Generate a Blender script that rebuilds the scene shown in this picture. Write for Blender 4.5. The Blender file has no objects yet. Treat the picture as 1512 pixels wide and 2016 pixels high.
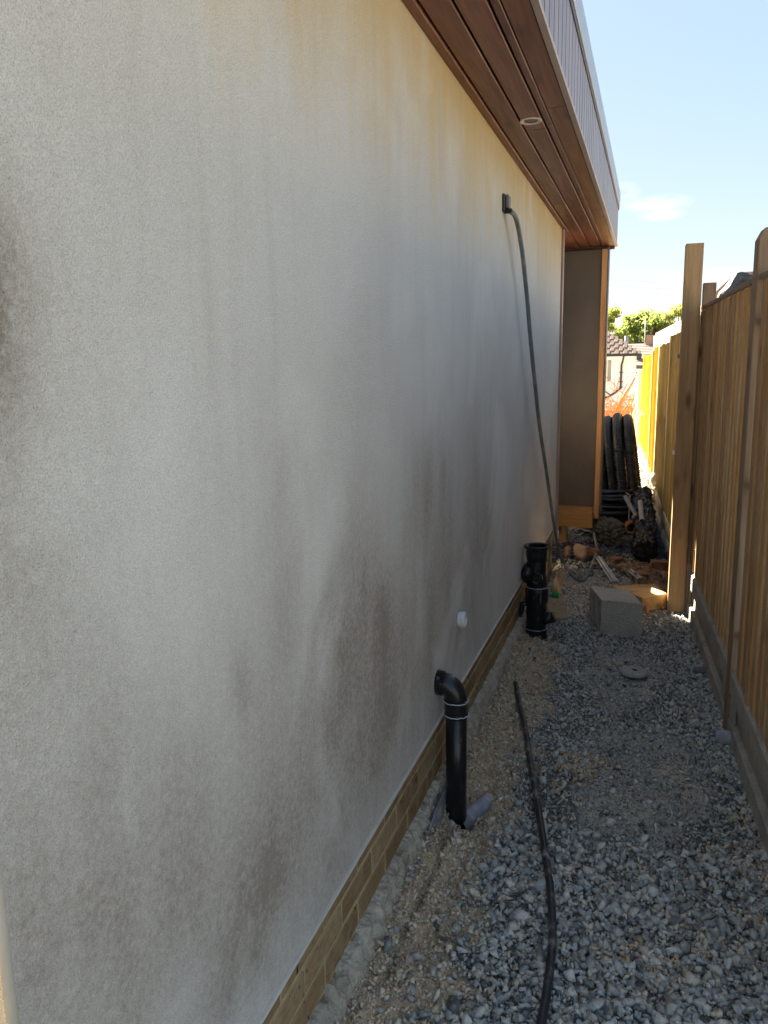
import bpy, bmesh, math, random
import numpy as np
from mathutils import Vector, Matrix
random.seed(7); rng = np.random.default_rng(11)
S = bpy.context.scene
COL = S.collection

# ------------------------------------------------------------------ camera
cam_d = bpy.data.cameras.new('camera'); cam = bpy.data.objects.new('camera', cam_d); COL.objects.link(cam)
cam_d.sensor_fit = 'HORIZONTAL'; cam_d.sensor_width = 36.0; cam_d.lens = 36.0 * 1550 / 1512
cam_d.clip_start = 0.02; cam_d.clip_end = 3000
_r = Vector((0.94773862, 0.31856025, -0.01763182)); _u = Vector((-0.04249848, 0.18082115, 0.98259737)); _f = Vector((-0.31620467, 0.93049615, -0.18490951))
M = Matrix((( _r.x, _u.x, -_f.x, 0), (_r.y, _u.y, -_f.y, 0), (_r.z, _u.z, -_f.z, 1.6), (0, 0, 0, 1)))
cam.matrix_world = M
S.camera = cam
S.view_settings.view_transform = 'Standard'; S.view_settings.look = 'None'
S.view_settings.gamma = 1.0; S.view_settings.use_curve_mapping = False
S.view_settings.exposure = 3.25

# ------------------------------------------------------------------ sky and sun (sun ahead and to the left, beyond the house)
SUN = Vector((-1.0, 1.20, 1.14)).normalized()
ELEV = math.asin(SUN.z); ROT = math.atan2(SUN.x, SUN.y)
w = bpy.data.worlds.new('World'); S.world = w; w.use_nodes = True
nt = w.node_tree; nt.nodes.clear()
out = nt.nodes.new('ShaderNodeOutputWorld'); bg = nt.nodes.new('ShaderNodeBackground')
SKY_GAMMA = 0.28; SKY_TINT = (0.93, 0.92, 0.93, 1)   # an even, hazy summer sky
sky = nt.nodes.new('ShaderNodeTexSky'); sky.sky_type = 'NISHITA'; sky.sun_disc = False
sky.sun_elevation = ELEV; sky.sun_rotation = ROT; sky.altitude = 50; sky.air_density = 1.0; sky.dust_density = 0.3; sky.ozone_density = 1.6
bg.inputs['Strength'].default_value = 0.073
tc = nt.nodes.new('ShaderNodeTexCoord')
mp = nt.nodes.new('ShaderNodeMapping'); mp.inputs['Scale'].default_value = (7, 7, 16)
cn = nt.nodes.new('ShaderNodeTexNoise'); cn.inputs['Scale'].default_value = 1.6; cn.inputs['Detail'].default_value = 6; cn.inputs['Roughness'].default_value = 0.6
nt.links.new(tc.outputs['Generated'], mp.inputs['Vector']); nt.links.new(mp.outputs[0], cn.inputs['Vector'])
acc = None
def wmath(op, a, b=None):
    n = nt.nodes.new('ShaderNodeMath'); n.operation = op
    for i, x in enumerate((a, b)):
        if x is None: continue
        if isinstance(x, (int, float)): n.inputs[i].default_value = x
        else: nt.links.new(x, n.inputs[i])
    return n.outputs[0]
for (cx, cy, cz, sx, sz, amp) in [(-.040, .982, .183, .016, .012, 1.0), (-.006, .985, .172, .034, .009, .9), (.002, .987, .160, .022, .006, .9), (.065, .994, .090, .05, .008, 1.0),
                                  (.6, .75, .25, .16, .03, .9), (-.7, .6, .3, .2, .04, .8), (.9, -.2, .35, .25, .05, .8), (-.2, -.9, .3, .3, .05, .8)]:
    sub = nt.nodes.new('ShaderNodeVectorMath'); sub.operation = 'SUBTRACT'; sub.inputs[1].default_value = (cx, cy, cz)
    nt.links.new(tc.outputs['Generated'], sub.inputs[0])
    mul = nt.nodes.new('ShaderNodeVectorMath'); mul.operation = 'MULTIPLY'; mul.inputs[1].default_value = (1 / sx, .5 / sx, 1 / sz)
    nt.links.new(sub.outputs[0], mul.inputs[0])
    ln = nt.nodes.new('ShaderNodeVectorMath'); ln.operation = 'LENGTH'; nt.links.new(mul.outputs[0], ln.inputs[0])
    g = wmath('MULTIPLY', wmath('MAXIMUM', wmath('SUBTRACT', 1.3, ln.outputs['Value']), 0.0), amp)
    acc = g if acc is None else wmath('MAXIMUM', acc, g)
rmp = nt.nodes.new('ShaderNodeMapRange'); rmp.inputs[1].default_value = 0.36; rmp.inputs[2].default_value = 0.75
nt.links.new(cn.outputs[0], rmp.inputs[0])
cm = wmath('MINIMUM', wmath('MULTIPLY', wmath('MULTIPLY', acc, rmp.outputs[0]), 1.6), 0.85)
mx = nt.nodes.new('ShaderNodeMix'); mx.data_type = 'RGBA'
gm = nt.nodes.new('ShaderNodeGamma'); gm.inputs[1].default_value = SKY_GAMMA; nt.links.new(sky.outputs[0], gm.inputs[0])
tn = nt.nodes.new('ShaderNodeMix'); tn.data_type = 'RGBA'; tn.blend_type = 'MULTIPLY'; tn.inputs[0].default_value = 1.0; hs_ = nt.nodes.new('ShaderNodeHueSaturation'); hs_.inputs['Saturation'].default_value = 1.95; nt.links.new(gm.outputs[0], hs_.inputs['Color']); nt.links.new(hs_.outputs[0], tn.inputs[6]); tn.inputs[7].default_value = SKY_TINT
nt.links.new(cm, mx.inputs[0]); nt.links.new(tn.outputs[2], mx.inputs[6]); mx.inputs[7].default_value = (2.15, 2.05, 2.05, 1)
nt.links.new(mx.outputs[2], bg.inputs[0]); nt.links.new(bg.outputs[0], out.inputs[0])

sl = bpy.data.lights.new('sun', 'SUN'); sl.energy = 5.0; sl.angle = math.radians(0.5); sl.color = (1.0, 0.93, 0.80)
so = bpy.data.objects.new('sun', sl); COL.objects.link(so); so.location = (-5, 5, 8)
so.rotation_euler = SUN.to_track_quat('Z', 'Y').to_euler()

# ------------------------------------------------------------------ helpers: nodes and materials
class NT:
    def __init__(s, name):
        s.m = bpy.data.materials.new(name); s.m.use_nodes = True; s.t = s.m.node_tree
        s.b = s.t.nodes['Principled BSDF']; s.tc = s.t.nodes.new('ShaderNodeTexCoord'); s.oi = None
    def n(s, k, **kw):
        x = s.t.nodes.new(k)
        for a, v in kw.items(): setattr(x, a, v)
        return x
    def put(s, sock, v):
        if v is None: return
        if isinstance(v, (int, float)): sock.default_value = v
        elif isinstance(v, tuple): sock.default_value = v if len(v) != 3 or len(sock.default_value) == 3 else (*v, 1)
        else: s.t.links.new(v, sock)
    def math(s, op, a, b=None, c=None, clamp=False):
        x = s.n('ShaderNodeMath', operation=op, use_clamp=clamp)
        for i, v in enumerate((a, b, c)): s.put(x.inputs[i], v)
        return x.outputs[0]
    def obj(s): return s.tc.outputs['Object']
    def rand(s):
        if s.oi is None: s.oi = s.n('ShaderNodeObjectInfo')
        return s.oi.outputs['Random']
    def coords(s, scale=(1, 1, 1), jitter=True):
        v = s.obj()
        if jitter:
            x = s.n('ShaderNodeVectorMath', operation='ADD'); s.put(x.inputs[0], v)
            cb = s.n('ShaderNodeCombineXYZ')
            for i, k in enumerate((37.0, 91.0, 53.0)): s.put(cb.inputs[i], s.math('MULTIPLY', s.rand(), k))
            s.put(x.inputs[1], cb.outputs[0]); v = x.outputs[0]
        m = s.n('ShaderNodeVectorMath', operation='MULTIPLY'); s.put(m.inputs[0], v); m.inputs[1].default_value = scale
        return m.outputs[0]
    def noise(s, vec, scale, detail=4, rough=.55, dist=0.0):
        x = s.n('ShaderNodeTexNoise'); s.put(x.inputs['Vector'], vec); x.inputs['Scale'].default_value = scale
        x.inputs['Detail'].default_value = detail; x.inputs['Roughness'].default_value = rough; x.inputs['Distortion'].default_value = dist
        return x.outputs[0]
    def vor(s, vec, scale, feature='F1', out=0, rnd=1.0):
        x = s.n('ShaderNodeTexVoronoi', feature=feature); s.put(x.inputs['Vector'], vec); x.inputs['Scale'].default_value = scale; x.inputs['Randomness'].default_value = rnd
        return x.outputs[out]
    def ramp(s, f, stops, interp='LINEAR'):
        x = s.n('ShaderNodeValToRGB'); x.color_ramp.interpolation = interp
        e = x.color_ramp.elements
        while len(e) < len(stops): e.new(.5)
        for i, (p, c) in enumerate(stops):
            e[i].position = p; e[i].color = (*c, 1) if isinstance(c, tuple) else (c, c, c, 1)
        s.put(x.inputs[0], f); return x.outputs[0]
    def mix(s, f, a, b, mode='MIX'):
        x = s.n('ShaderNodeMix', data_type='RGBA', blend_type=mode); s.put(x.inputs[0], f)
        s.put(x.inputs[6], a); s.put(x.inputs[7], b); return x.outputs[2]
    def mr(s, v, a, b, c=0.0, d=1.0):
        x = s.n('ShaderNodeMapRange'); s.put(x.inputs[0], v)
        for i, k in enumerate((a, b, c, d)): x.inputs[i + 1].default_value = k
        return x.outputs[0]
    def attr(s, name):
        x = s.n('ShaderNodeAttribute', attribute_name=name); return x.outputs['Fac']
    def island(s):
        return s.n('ShaderNodeNewGeometry').outputs['Random Per Island']
    def bump(s, h, dist, strength=1.0, prev=None):
        x = s.n('ShaderNodeBump'); s.put(x.inputs['Height'], h); x.inputs['Distance'].default_value = dist; x.inputs['Strength'].default_value = strength
        if prev is not None: s.put(x.inputs['Normal'], prev)
        return x.outputs[0]
    def done(s, col, rough=.8, nrm=None, metal=0.0, spec=.5, **kw):
        s.put(s.b.inputs['Base Color'], col); s.put(s.b.inputs['Roughness'], rough); s.put(s.b.inputs['Metallic'], metal)
        s.b.inputs['Specular IOR Level'].default_value = spec
        if nrm is not None: s.put(s.b.inputs['Normal'], nrm)
        for k, v in kw.items(): s.put(s.b.inputs[k], v)
        return s.m

def wood(name, dark, light, axis=2, rough=.7, var=.25, knots=True, weather=None, spec=.3, ring=1.0, coarse=1.0):
    m = NT(name)
    a = [26.0 * coarse] * 3; a[axis] = 1.6
    b = [90.0 * coarse] * 3; b[axis] = 4.0
    v = m.coords(tuple(a)); v2 = m.coords(tuple(b))
    g1 = m.noise(v, 1.0, 3, .6, .6); g2 = m.noise(v2, 1.0, 3, .6)
    g = m.math('ADD', m.math('MULTIPLY', g1, .65), m.math('MULTIPLY', g2, .35))
    col = m.ramp(g, [(.30, dark), (.66, light)])
    if knots:
        k = [9.0] * 3; k[axis] = 3.4
        kd = m.vor(m.coords(tuple(k)), 1.0)
        km = m.mr(kd, .07, .24, 1, 0)
        col = m.mix(m.math('MULTIPLY', km, .85), col, tuple(x * .35 for x in dark))
    bl = m.noise(m.coords((2.0, 2.0, 2.0)), 1.0, 3)
    col = m.mix(m.mr(bl, .35, .75, 0, .35), col, tuple(x * .55 for x in light))
    if weather is not None:
        wn = m.noise(m.coords((3.0, 3.0, 3.0)), 1.0, 4)
        col = m.mix(m.mr(wn, .45, .72, 0, .7), col, weather)
    hs = m.n('ShaderNodeHueSaturation'); m.put(hs.inputs['Value'], m.mr(m.rand(), 0, 1, 1 - var, 1 + var)); m.put(hs.inputs['Color'], col)
    m.put(hs.inputs['Hue'], m.mr(m.rand(), 0, 1, .495, .507))
    n = m.bump(g, .0025, .8)
    return m.done(hs.outputs[0], m.mr(g, .3, .7, rough + .08, rough - .08), n, spec=spec)

def plain(name, col, rough=.6, noise=.15, scale=12, bump=0.0, bscale=60, metal=0.0, dirt=None, dirt_amt=.4, spec=.5, dirt_scale=6):
    m = NT(name); v = m.coords((1, 1, 1))
    n1 = m.noise(v, scale, 4)
    c = m.mix(m.mr(n1, .3, .7), tuple(x * (1 - noise) for x in col), tuple(min(1, x * (1 + noise)) for x in col))
    r = rough
    if dirt is not None:
        dn = m.mr(m.noise(v, dirt_scale, 7, .68), .5, .68, 0, dirt_amt)
        c = m.mix(dn, c, dirt); r = m.math('ADD', m.math('MULTIPLY', dn, .5), rough, clamp=True)
    nr = m.bump(m.noise(v, bscale, 5, .6), bump, 1.0) if bump else None
    return m.done(c, r, nr, metal, spec)

# ------------------------------------------------------------------ helpers: numpy noise
_T = rng.random((256, 256))
def vn(x, y, s, seed=0):
    x = np.asarray(x) * s + seed * 17.3; y = np.asarray(y) * s + seed * 5.7
    xi = np.floor(x).astype(int); yi = np.floor(y).astype(int); fx = x - xi; fy = y - yi
    fx = fx * fx * (3 - 2 * fx); fy = fy * fy * (3 - 2 * fy)
    a = _T[xi & 255, yi & 255]; b = _T[(xi + 1) & 255, yi & 255]; c = _T[xi & 255, (yi + 1) & 255]; d = _T[(xi + 1) & 255, (yi + 1) & 255]
    return (a * (1 - fx) + b * fx) * (1 - fy) + (c * (1 - fx) + d * fx) * fy
def fbm(x, y, s, o=4, seed=0, g=.5):
    t = 0; a = 1; n = 0
    for i in range(o):
        t = t + a * vn(x, y, s * 2 ** i, seed + i * 3); n += a; a *= g
    return t / n
def sm(a, b, x):
    t = np.clip((x - a) / (b - a), 0, 1); return t * t * (3 - 2 * t)

# ------------------------------------------------------------------ helpers: meshes and objects
def mesh(name, v, f, mat=None, smooth=False):
    me = bpy.data.meshes.new(name); me.from_pydata([tuple(p) for p in v], [], f)
    if smooth: me.polygons.foreach_set('use_smooth', [True] * len(me.polygons))
    if mat: me.materials.append(mat)
    me.update(); return me
def bmm(name, bm, mat, smooth=False):
    me = bpy.data.meshes.new(name); bm.to_mesh(me); bm.free()
    if smooth: me.polygons.foreach_set('use_smooth', [True] * len(me.polygons))
    me.materials.append(mat); return me
def box(name, sx, sy, sz, mat, bev=.002, seg=1):
    bm = bmesh.new(); bmesh.ops.create_cube(bm, size=1); bmesh.ops.scale(bm, vec=(sx, sy, sz), verts=bm.verts)
    if bev: bmesh.ops.bevel(bm, geom=bm.edges[:], offset=min(bev, .3 * min(sx, sy, sz)), segments=seg, affect='EDGES', profile=.6)
    return bmm(name, bm, mat)
def ob(name, me, parent=None, loc=(0, 0, 0), rot=(0, 0, 0), scale=None, **kw):
    o = bpy.data.objects.new(name, me); COL.objects.link(o)
    if parent is not None: o.parent = parent
    o.location = loc; o.rotation_euler = rot
    if scale: o.scale = scale
    for k, v in kw.items(): o[k] = v
    return o
def thing(name, label, cat, loc=(0, 0, 0), rz=0.0, group=None, me=None, rot=None):
    o = ob(name, me, None, loc, rot or (0, 0, rz)); o['label'] = label; o['category'] = cat
    if group: o['group'] = group
    return o
def span(name, root, mat, x0, x1, y0, y1, z0, z1, bev=.002, base=(0, 0, 0), **kw):
    """box given by its extents, as a part of root whose base is at 'base'"""
    me = box(name, x1 - x0, y1 - y0, z1 - z0, mat, bev)
    return ob(name, me, root, ((x0 + x1) / 2 - base[0], (y0 + y1) / 2 - base[1], (z0 + z1) / 2 - base[2]), **kw)
def frames(pts, closed=False):
    P = [Vector(p) for p in pts]; n = len(P); T = []
    for i in range(n):
        a = P[(i - 1) % n] if (closed or i > 0) else P[i]; b = P[(i + 1) % n] if (closed or i < n - 1) else P[i]
        T.append((b - a).normalized())
    up = Vector((0, 0, 1)) if abs(T[0].z) < .9 else Vector((1, 0, 0))
    N = [(up - T[0] * up.dot(T[0])).normalized()]
    for i in range(1, n):
        q = T[i - 1].rotation_difference(T[i]); v = q @ N[-1]; v = (v - T[i] * v.dot(T[i])).normalized(); N.append(v)
    return P, T, N
def tube_vf(pts, r, seg=12, closed=False, cap=True, v0=0, rf=None):
    P, T, N = frames(pts, closed); V = []; F = []; n = len(P)
    for i in range(n):
        B = T[i].cross(N[i])
        for k in range(seg):
            a = 2 * math.pi * k / seg
            rr = (r(i / max(1, n - 1)) if callable(r) else r)
            if rf: rr *= rf(i, k)
            V.append(P[i] + (N[i] * math.cos(a) + B * math.sin(a)) * rr)
    for i in range(n if closed else n - 1):
        j = (i + 1) % n
        for k in range(seg):
            l = (k + 1) % seg
            F.append((v0 + i * seg + k, v0 + i * seg + l, v0 + j * seg + l, v0 + j * seg + k))
    if cap and not closed:
        F.append(tuple(v0 + k for k in reversed(range(seg)))); F.append(tuple(v0 + (n - 1) * seg + k for k in range(seg)))
    return V, F
def tube(name, pts, r, mat, seg=12, closed=False, cap=True, rf=None, smooth=True):
    V, F = tube_vf(pts, r, seg, closed, cap, 0, rf); return mesh(name, V, F, mat, smooth)
def spline(pts, n=8):
    P = [Vector(p) for p in pts]; P = [P[0] * 2 - P[1]] + P + [P[-1] * 2 - P[-2]]; o = []
    for i in range(1, len(P) - 2):
        for k in range(n):
            t = k / n; a, b, c, d = P[i - 1], P[i], P[i + 1], P[i + 2]
            o.append(.5 * ((2 * b) + (c - a) * t + (2 * a - 5 * b + 4 * c - d) * t * t + (3 * b - a - 3 * c + d) * t ** 3))
    o.append(P[-2]); return o
def lathe(name, prof, mat, seg=32, smooth=True, auto=True):
    V = []; F = []; n = len(prof)
    for r, z in prof:
        for k in range(seg):
            a = 2 * math.pi * k / seg; V.append((r * math.cos(a), r * math.sin(a), z))
    for i in range(n - 1):
        for k in range(seg):
            l = (k + 1) % seg; F.append((i * seg + k, i * seg + l, (i + 1) * seg + l, (i + 1) * seg + k))
    me = mesh(name, V, F, mat, smooth)
    if smooth and auto: sharp(me)
    return me
def sharp(me, ang=35):
    bm = bmesh.new(); bm.from_mesh(me)
    for e in bm.edges:
        e.smooth = not (len(e.link_faces) == 2 and e.calc_face_angle(0) > math.radians(ang))
    bm.to_mesh(me); bm.free()

# ------------------------------------------------------------------ materials
def render_mat(name, dirty=True):
    m = NT(name); v = m.coords((1, 1, 1), False)
    fine = m.noise(v, 420, 2, .6); med = m.noise(v, 190, 3, .6)
    grain = m.vor(v, 360)
    base = (.69, .665, .615) if dirty else (.84, .67, .42)
    col = m.mix(m.mr(m.noise(v, 1.3, 3), .3, .7), base, (.75, .73, .685) if dirty else (.88, .73, .50))
    if dirty:
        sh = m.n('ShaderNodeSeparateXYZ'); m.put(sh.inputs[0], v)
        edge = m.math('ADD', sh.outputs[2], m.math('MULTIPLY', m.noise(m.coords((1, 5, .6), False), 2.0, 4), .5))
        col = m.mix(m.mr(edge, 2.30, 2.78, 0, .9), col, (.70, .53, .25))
    if dirty:
        streak = m.noise(m.coords((1, 5, 1.0), False), 1.3, 5, .6)
        blot = m.noise(m.coords((1, 3.0, 1.3), False), 1.5, 6, .62, .4)
        d = m.attr('dirt')
        k = m.math('MULTIPLY', d, m.math('ADD', .45, m.math('MULTIPLY', m.math('MULTIPLY', streak, blot), 1.5)))
        k = m.math('MULTIPLY', k, m.mr(m.noise(v, 90, 4, .7), .25, .75, .55, 1.35))
        col = m.mix(m.math('MINIMUM', k, .85), col, (.255, .205, .155))
        light = m.mr(m.noise(m.coords((1, 1.3, 1.0), False), 1.8, 4, .5, .6), .50, .66, 0, .5)
        col = m.mix(light, col, (.80, .78, .73))
        st = m.math('MULTIPLY', m.mr(m.noise(m.coords((1, 14, .8), False), 1.3, 5, .65), .5, .8, 0, .30), m.mr(m.noise(v, 1.1, 3), .4, .6))
        col = m.mix(st, col, (.42, .36, .27))
    pit = m.mr(grain, .0, .35, .66, 1.05)
    x = m.n('ShaderNodeMix', data_type='RGBA', blend_type='MULTIPLY'); m.put(x.inputs[0], 1.0); m.put(x.inputs[6], col)
    pit2 = m.math('MULTIPLY', pit, m.mr(fine, .35, .65, .84, 1.1)); m.put(x.inputs[7], pit2)
    h = m.math('ADD', m.math('MULTIPLY', fine, .6), m.math('MULTIPLY', med, .5)); h = m.math('ADD', h, m.math('MULTIPLY', grain, .5))
    return m.done(x.outputs[2], .9, m.bump(h, .0032, 1.0), spec=.25)
M_render = render_mat('silicone_render_stained'); M_render_clean = render_mat('silicone_render_clean', False)
M_bead = plain('bead_plastic', (.6, .57, .5), .5, .1, dirt=(.3, .25, .18))
M_soffit = wood('soffit_boards', (.10, .028, .015), (.22, .075, .042), 1, .42, .16, spec=.5)
M_soffit_warm = wood('soffit_board_warm', (.12, .04, .014), (.25, .09, .035), 1, .38, .12, spec=.5)  # slightly paler and more orange than the other soffit boards
M_fascia = wood('fascia_boards', (.10, .045, .03), (.19, .095, .065), 2, .32, .14, False, spec=.8)
M_edge = plain('edge_trim', (.32, .26, .25), .35, .1)
M_black = plain('black_rubber', (.012, .012, .013), .5, .2)
M_alu = plain('roof_edge_metal', (.34, .40, .50), .45, .06, metal=.2)
M_grey_metal = plain('grey_cladding_edge', (.13, .135, .14), .55, .1)
def panel_mat():
    m = NT('dark_cladding_panel'); v = m.coords((1, 1, 1), False)
    c = m.mix(m.mr(m.noise(v, 2.2, 5, .6), .35, .7), (.085, .073, .070), (.13, .112, .104))
    sp = m.mr(m.vor(v, 9.0), .018, .03, 1, 0)
    c = m.mix(sp, c, (.4, .36, .3))
    c = m.mix(m.mr(m.noise(m.coords((8, 8, 1)), 2, 5), .55, .8, 0, .3), c, (.12, .10, .085))
    return m.done(c, .5, m.bump(m.noise(v, 160, 4), .0008), spec=.4)
M_panel = panel_mat()
M_newwood = wood('new_timber', (.30, .155, .055), (.50, .29, .115), 0, .6, .1)
M_newwood_z = wood('new_timber_upright', (.36, .17, .075), (.60, .34, .17), 2, .55, .1)
M_trim = wood('corner_trim_wood', (.30, .20, .16), (.48, .36, .30), 2, .4, .1, False)
def brick_mat():
    m = NT('yellow_stock_brick'); v = m.coords((1, 1, 1))
    c = m.ramp(m.rand(), [(0, (.27, .17, .085)), (.35, (.37, .245, .125)), (.7, (.22, .135, .068)), (1, (.42, .295, .16))])
    c = m.mix(m.mr(m.noise(m.coords((1, 30, 90)), 1, 3), .4, .7, 0, .5), c, (.14, .085, .04))
    fl = m.mr(m.noise(m.coords((30, 30, 14)), 1.6, 3, .5), .64, .70)
    c = m.mix(fl, c, (.025, .022, .022))
    c = m.mix(m.mr(m.noise(v, 14, 5), .5, .75, 0, .5), c, (.50, .39, .22))
    return m.done(c, .9, m.bump(m.noise(m.coords((30, 60, 120)), 1, 5, .7), .004), spec=.2)
M_brick = brick_mat()
def mortar_mat(name, a, b):
    m = NT(name); v = m.coords((1, 1, 1), False)
    c = m.mix(m.mr(m.noise(v, 25, 6, .7), .3, .7), a, b)
    c = m.mix(m.mr(m.noise(v, 6, 4), .5, .75, 0, .6), c, tuple(x * .6 for x in a))
    h = m.math('ADD', m.noise(v, 60, 6, .7), m.math('MULTIPLY', m.vor(v, 120), .5))
    return m.done(c, .95, m.bump(h, .008), spec=.15)
M_mortar = mortar_mat('plinth_mortar', (.44, .345, .19), (.66, .54, .33))
M_haunch = mortar_mat('mortar_haunch', (.40, .35, .27), (.66, .59, .48))
M_concrete = mortar_mat('fence_concrete', (.38, .345, .29), (.55, .51, .44))
M_blockmat = None
def block_mat():
    m = NT('concrete_block'); v = m.coords((1, 1, 1), False)
    c = m.mix(m.mr(m.noise(v, 220, 3, .7), .3, .7), (.38, .345, .305), (.70, .64, .56))
    pit = m.mr(m.vor(v, 170), .02, .3, 0, 1)
    c = m.mix(pit, tuple([.16] * 3), c)
    c = m.mix(m.mr(m.noise(v, 9, 4), .45, .75, 0, .45), c, (.33, .31, .27))
    h = m.math('ADD', m.vor(v, 120), m.noise(v, 70, 5, .7))
    return m.done(c, .95, m.bump(h, .006), spec=.15)
M_block = block_mat()
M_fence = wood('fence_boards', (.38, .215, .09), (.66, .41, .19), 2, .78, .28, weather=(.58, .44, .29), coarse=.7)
M_fence_sunlit = wood('sunlit_fence_boards', (.50, .36, .07), (.74, .56, .12), 2, .7, .12)  # far fence timber with the sunlight put into its colour
M_fence_far = wood('fence_boards_treated', (.30, .22, .085), (.52, .41, .19), 2, .7, .12)  # duller copy of the same timber for the shaded panels, also the posts
M_post = wood('fence_post_wood', (.32, .18, .08), (.60, .38, .19), 2, .7, .1)
M_post_w = wood('weathered_post', (.20, .13, .08), (.40, .28, .18), 2, .8, .1)
M_pale = wood('pale_stakes', (.45, .38, .27), (.68, .60, .46), 2, .8, .15, False)
def pvc_mat(name, col, rough, streak, amt=.8):
    m = NT(name); v = m.coords((1, 1, 1))
    s = m.mr(m.noise(m.coords((60, 60, 3)), 1, 4, .6), .56, .70, 0, amt)
    s = m.math('MULTIPLY', s, m.mr(m.noise(v, 9, 3), .45, .6))
    sp = m.mr(m.noise(v, 45, 3, .6), .68, .74, 0, .7)
    s = m.math('MAXIMUM', s, sp)
    c = m.mix(s, col, streak)
    return m.done(c, m.math('ADD', m.math('MULTIPLY', s, .5), rough), m.bump(m.noise(v, 25, 3), .0008), spec=.5)
M_pvc = pvc_mat('black_pvc', (.010, .010, .012), .30, (.30, .28, .25))
M_pvc_dusty = plain('dusty_grey_pipe', (.19, .195, .21), .6, .1, dirt=(.42, .37, .30), dirt_amt=.8, dirt_scale=18)
M_grey_pvc = plain('grey_pvc', (.25, .26, .31), .5, .1, dirt=(.55, .48, .38), dirt_amt=.85, dirt_scale=26)
M_white = plain('white_pvc', (.70, .71, .76), .4, .05, dirt=(.4, .33, .25), dirt_amt=.6, dirt_scale=30)
M_hose = plain('grey_hose', (.15, .18, .19), .45, .1, dirt=(.45, .41, .34), dirt_amt=.6)
M_cable = plain('black_ground_hose', (.022, .023, .027), .45, .2, dirt=(.36, .34, .31), dirt_amt=.95, dirt_scale=14, bump=.001, bscale=60)
M_green = plain('green_plastic', (.02, .22, .045), .4, .1)
M_clay = plain('terracotta_pipe', (.42, .15, .06), .7, .15, dirt=(.3, .22, .17), dirt_amt=.5)
M_blackpoly = plain('black_polythene', (.010, .010, .012), .20, .2, bump=.003, bscale=30, dirt=(.20, .19, .19), dirt_amt=.25, dirt_scale=20)
M_coil = plain('corrugated_black', (.012, .012, .014), .36, .2)
M_blue = plain('blue_tie', (.02, .05, .22), .5)
M_brick_red = plain('red_brick_bits', (.26, .115, .06), .9, .3, 20, .004, 60, dirt=(.4, .32, .24))
M_rocks = plain('buff_rock', (.33, .215, .14), .95, .3, 15, .008, 50, dirt=(.45, .36, .27))
M_lump = plain('dark_concrete_lump', (.13, .12, .10), .95, .4, 60, .015, 80, dirt=(.30, .27, .22), dirt_scale=40)
M_split = wood('split_log', (.36, .24, .12), (.60, .44, .26), 2, .8, .1)
M_blackbag = plain('dark_roof_felt', (.055, .057, .065), .55, .3, 15, .004, 40)

# ================================================================== SETTING: ground
def zone_soil(x, y):
    yb = np.array([0, 1.5, 1.9, 2.3, 2.7, 3.2, 3.7, 4.2, 4.6, 5.2, 20]); xb = np.array([-.42, -.44, -.42, -.44, -.40, -.38, -.38, -.45, -.60, -.85, -.85])
    e = np.interp(y, yb, xb) + (fbm(x, y, 9, 3, 5) - .5) * .22
    return 1 - sm(-.05, .05, x - e)
def zone_fines(x, y):
    d1 = ((x - .02) / .26) ** 2 + ((y - 2.95) / .55) ** 2; d2 = ((x + .08) / .2) ** 2 + ((y - 4.0) / .5) ** 2
    k = np.maximum(1 - d1, 1 - d2) + (fbm(x, y, 6, 4, 9) - .5) * 2.0
    return sm(-.1, .4, k) * (1 - zone_soil(x, y))
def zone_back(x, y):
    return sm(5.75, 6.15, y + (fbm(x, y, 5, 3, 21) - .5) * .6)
def height(x, y):
    so_ = zone_soil(x, y) * (1 - sm(5.0, 5.6, y)); al = sm(-2, -.8, x) * (1 - sm(.6, 2, x)) * (1 - sm(14, 18, y))
    h = (fbm(x, y, 3, 3, 1) - .5) * .03
    h = h + so_ * ((fbm(x, y, 14, 4, 2) - .5) * .05 + (fbm(x, y, 60, 3, 3, .6) - .5) * .028 + .012)
    h = h + so_ * sm(-.5, -.64, x) * .05
    h = h + (1 - so_) * ((fbm(x, y, 45, 3, 4, .6) - .5) * .008)
    h = h - .035 * np.exp(-((x + .592 + .02 * (fbm(y, y * 0, 3, 2, 8) - .5)) / .012) ** 2) * sm(1.6, 1.8, y) * (1 - sm(2.3, 2.5, y))
    h = h - .05 * np.exp(-(((x + .58) / .07) ** 2 + ((y - 2.50) / .13) ** 2))
    h = h + .02 * np.exp(-(((x + .58) / .10) ** 2 + ((y - 2.22) / .10) ** 2))
    h = h + zone_back(x, y) * (fbm(x, y, 6, 3, 6) - .5) * .08 * al
    return h * al - .004 * (1 - al) - 3.2 * sm(17, 38, y)
def lin(a, b, s): return list(np.arange(a, b, s))
gx = np.array([-600, -150, -40, -12, -5, -2.5, -1.4, -1.0, -.85] + lin(-.76, .56, .0115) + [.62, .9, 1.5, 3, 6, 14, 40, 150, 600])
gy = np.array([-300, -60, -15, -4, -1, .3, .9] + lin(1.2, 3.4, .0105) + lin(3.4, 7.6, .02) + lin(7.6, 14, .07) + lin(14, 40, 1.2) + [44, 60, 100, 200, 600, 1500])
X, Y = np.meshgrid(gx, gy, indexing='ij'); Z = height(X, Y)
nx, ny = X.shape
vv = np.stack([X.ravel(), Y.ravel(), Z.ravel()], 1).astype(np.float32)
ii = (np.arange(nx - 1)[:, None] * ny + np.arange(ny - 1)[None, :]).ravel()
quads = np.stack([ii, ii + ny, ii + ny + 1, ii + 1], 1).astype(np.int32)
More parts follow.
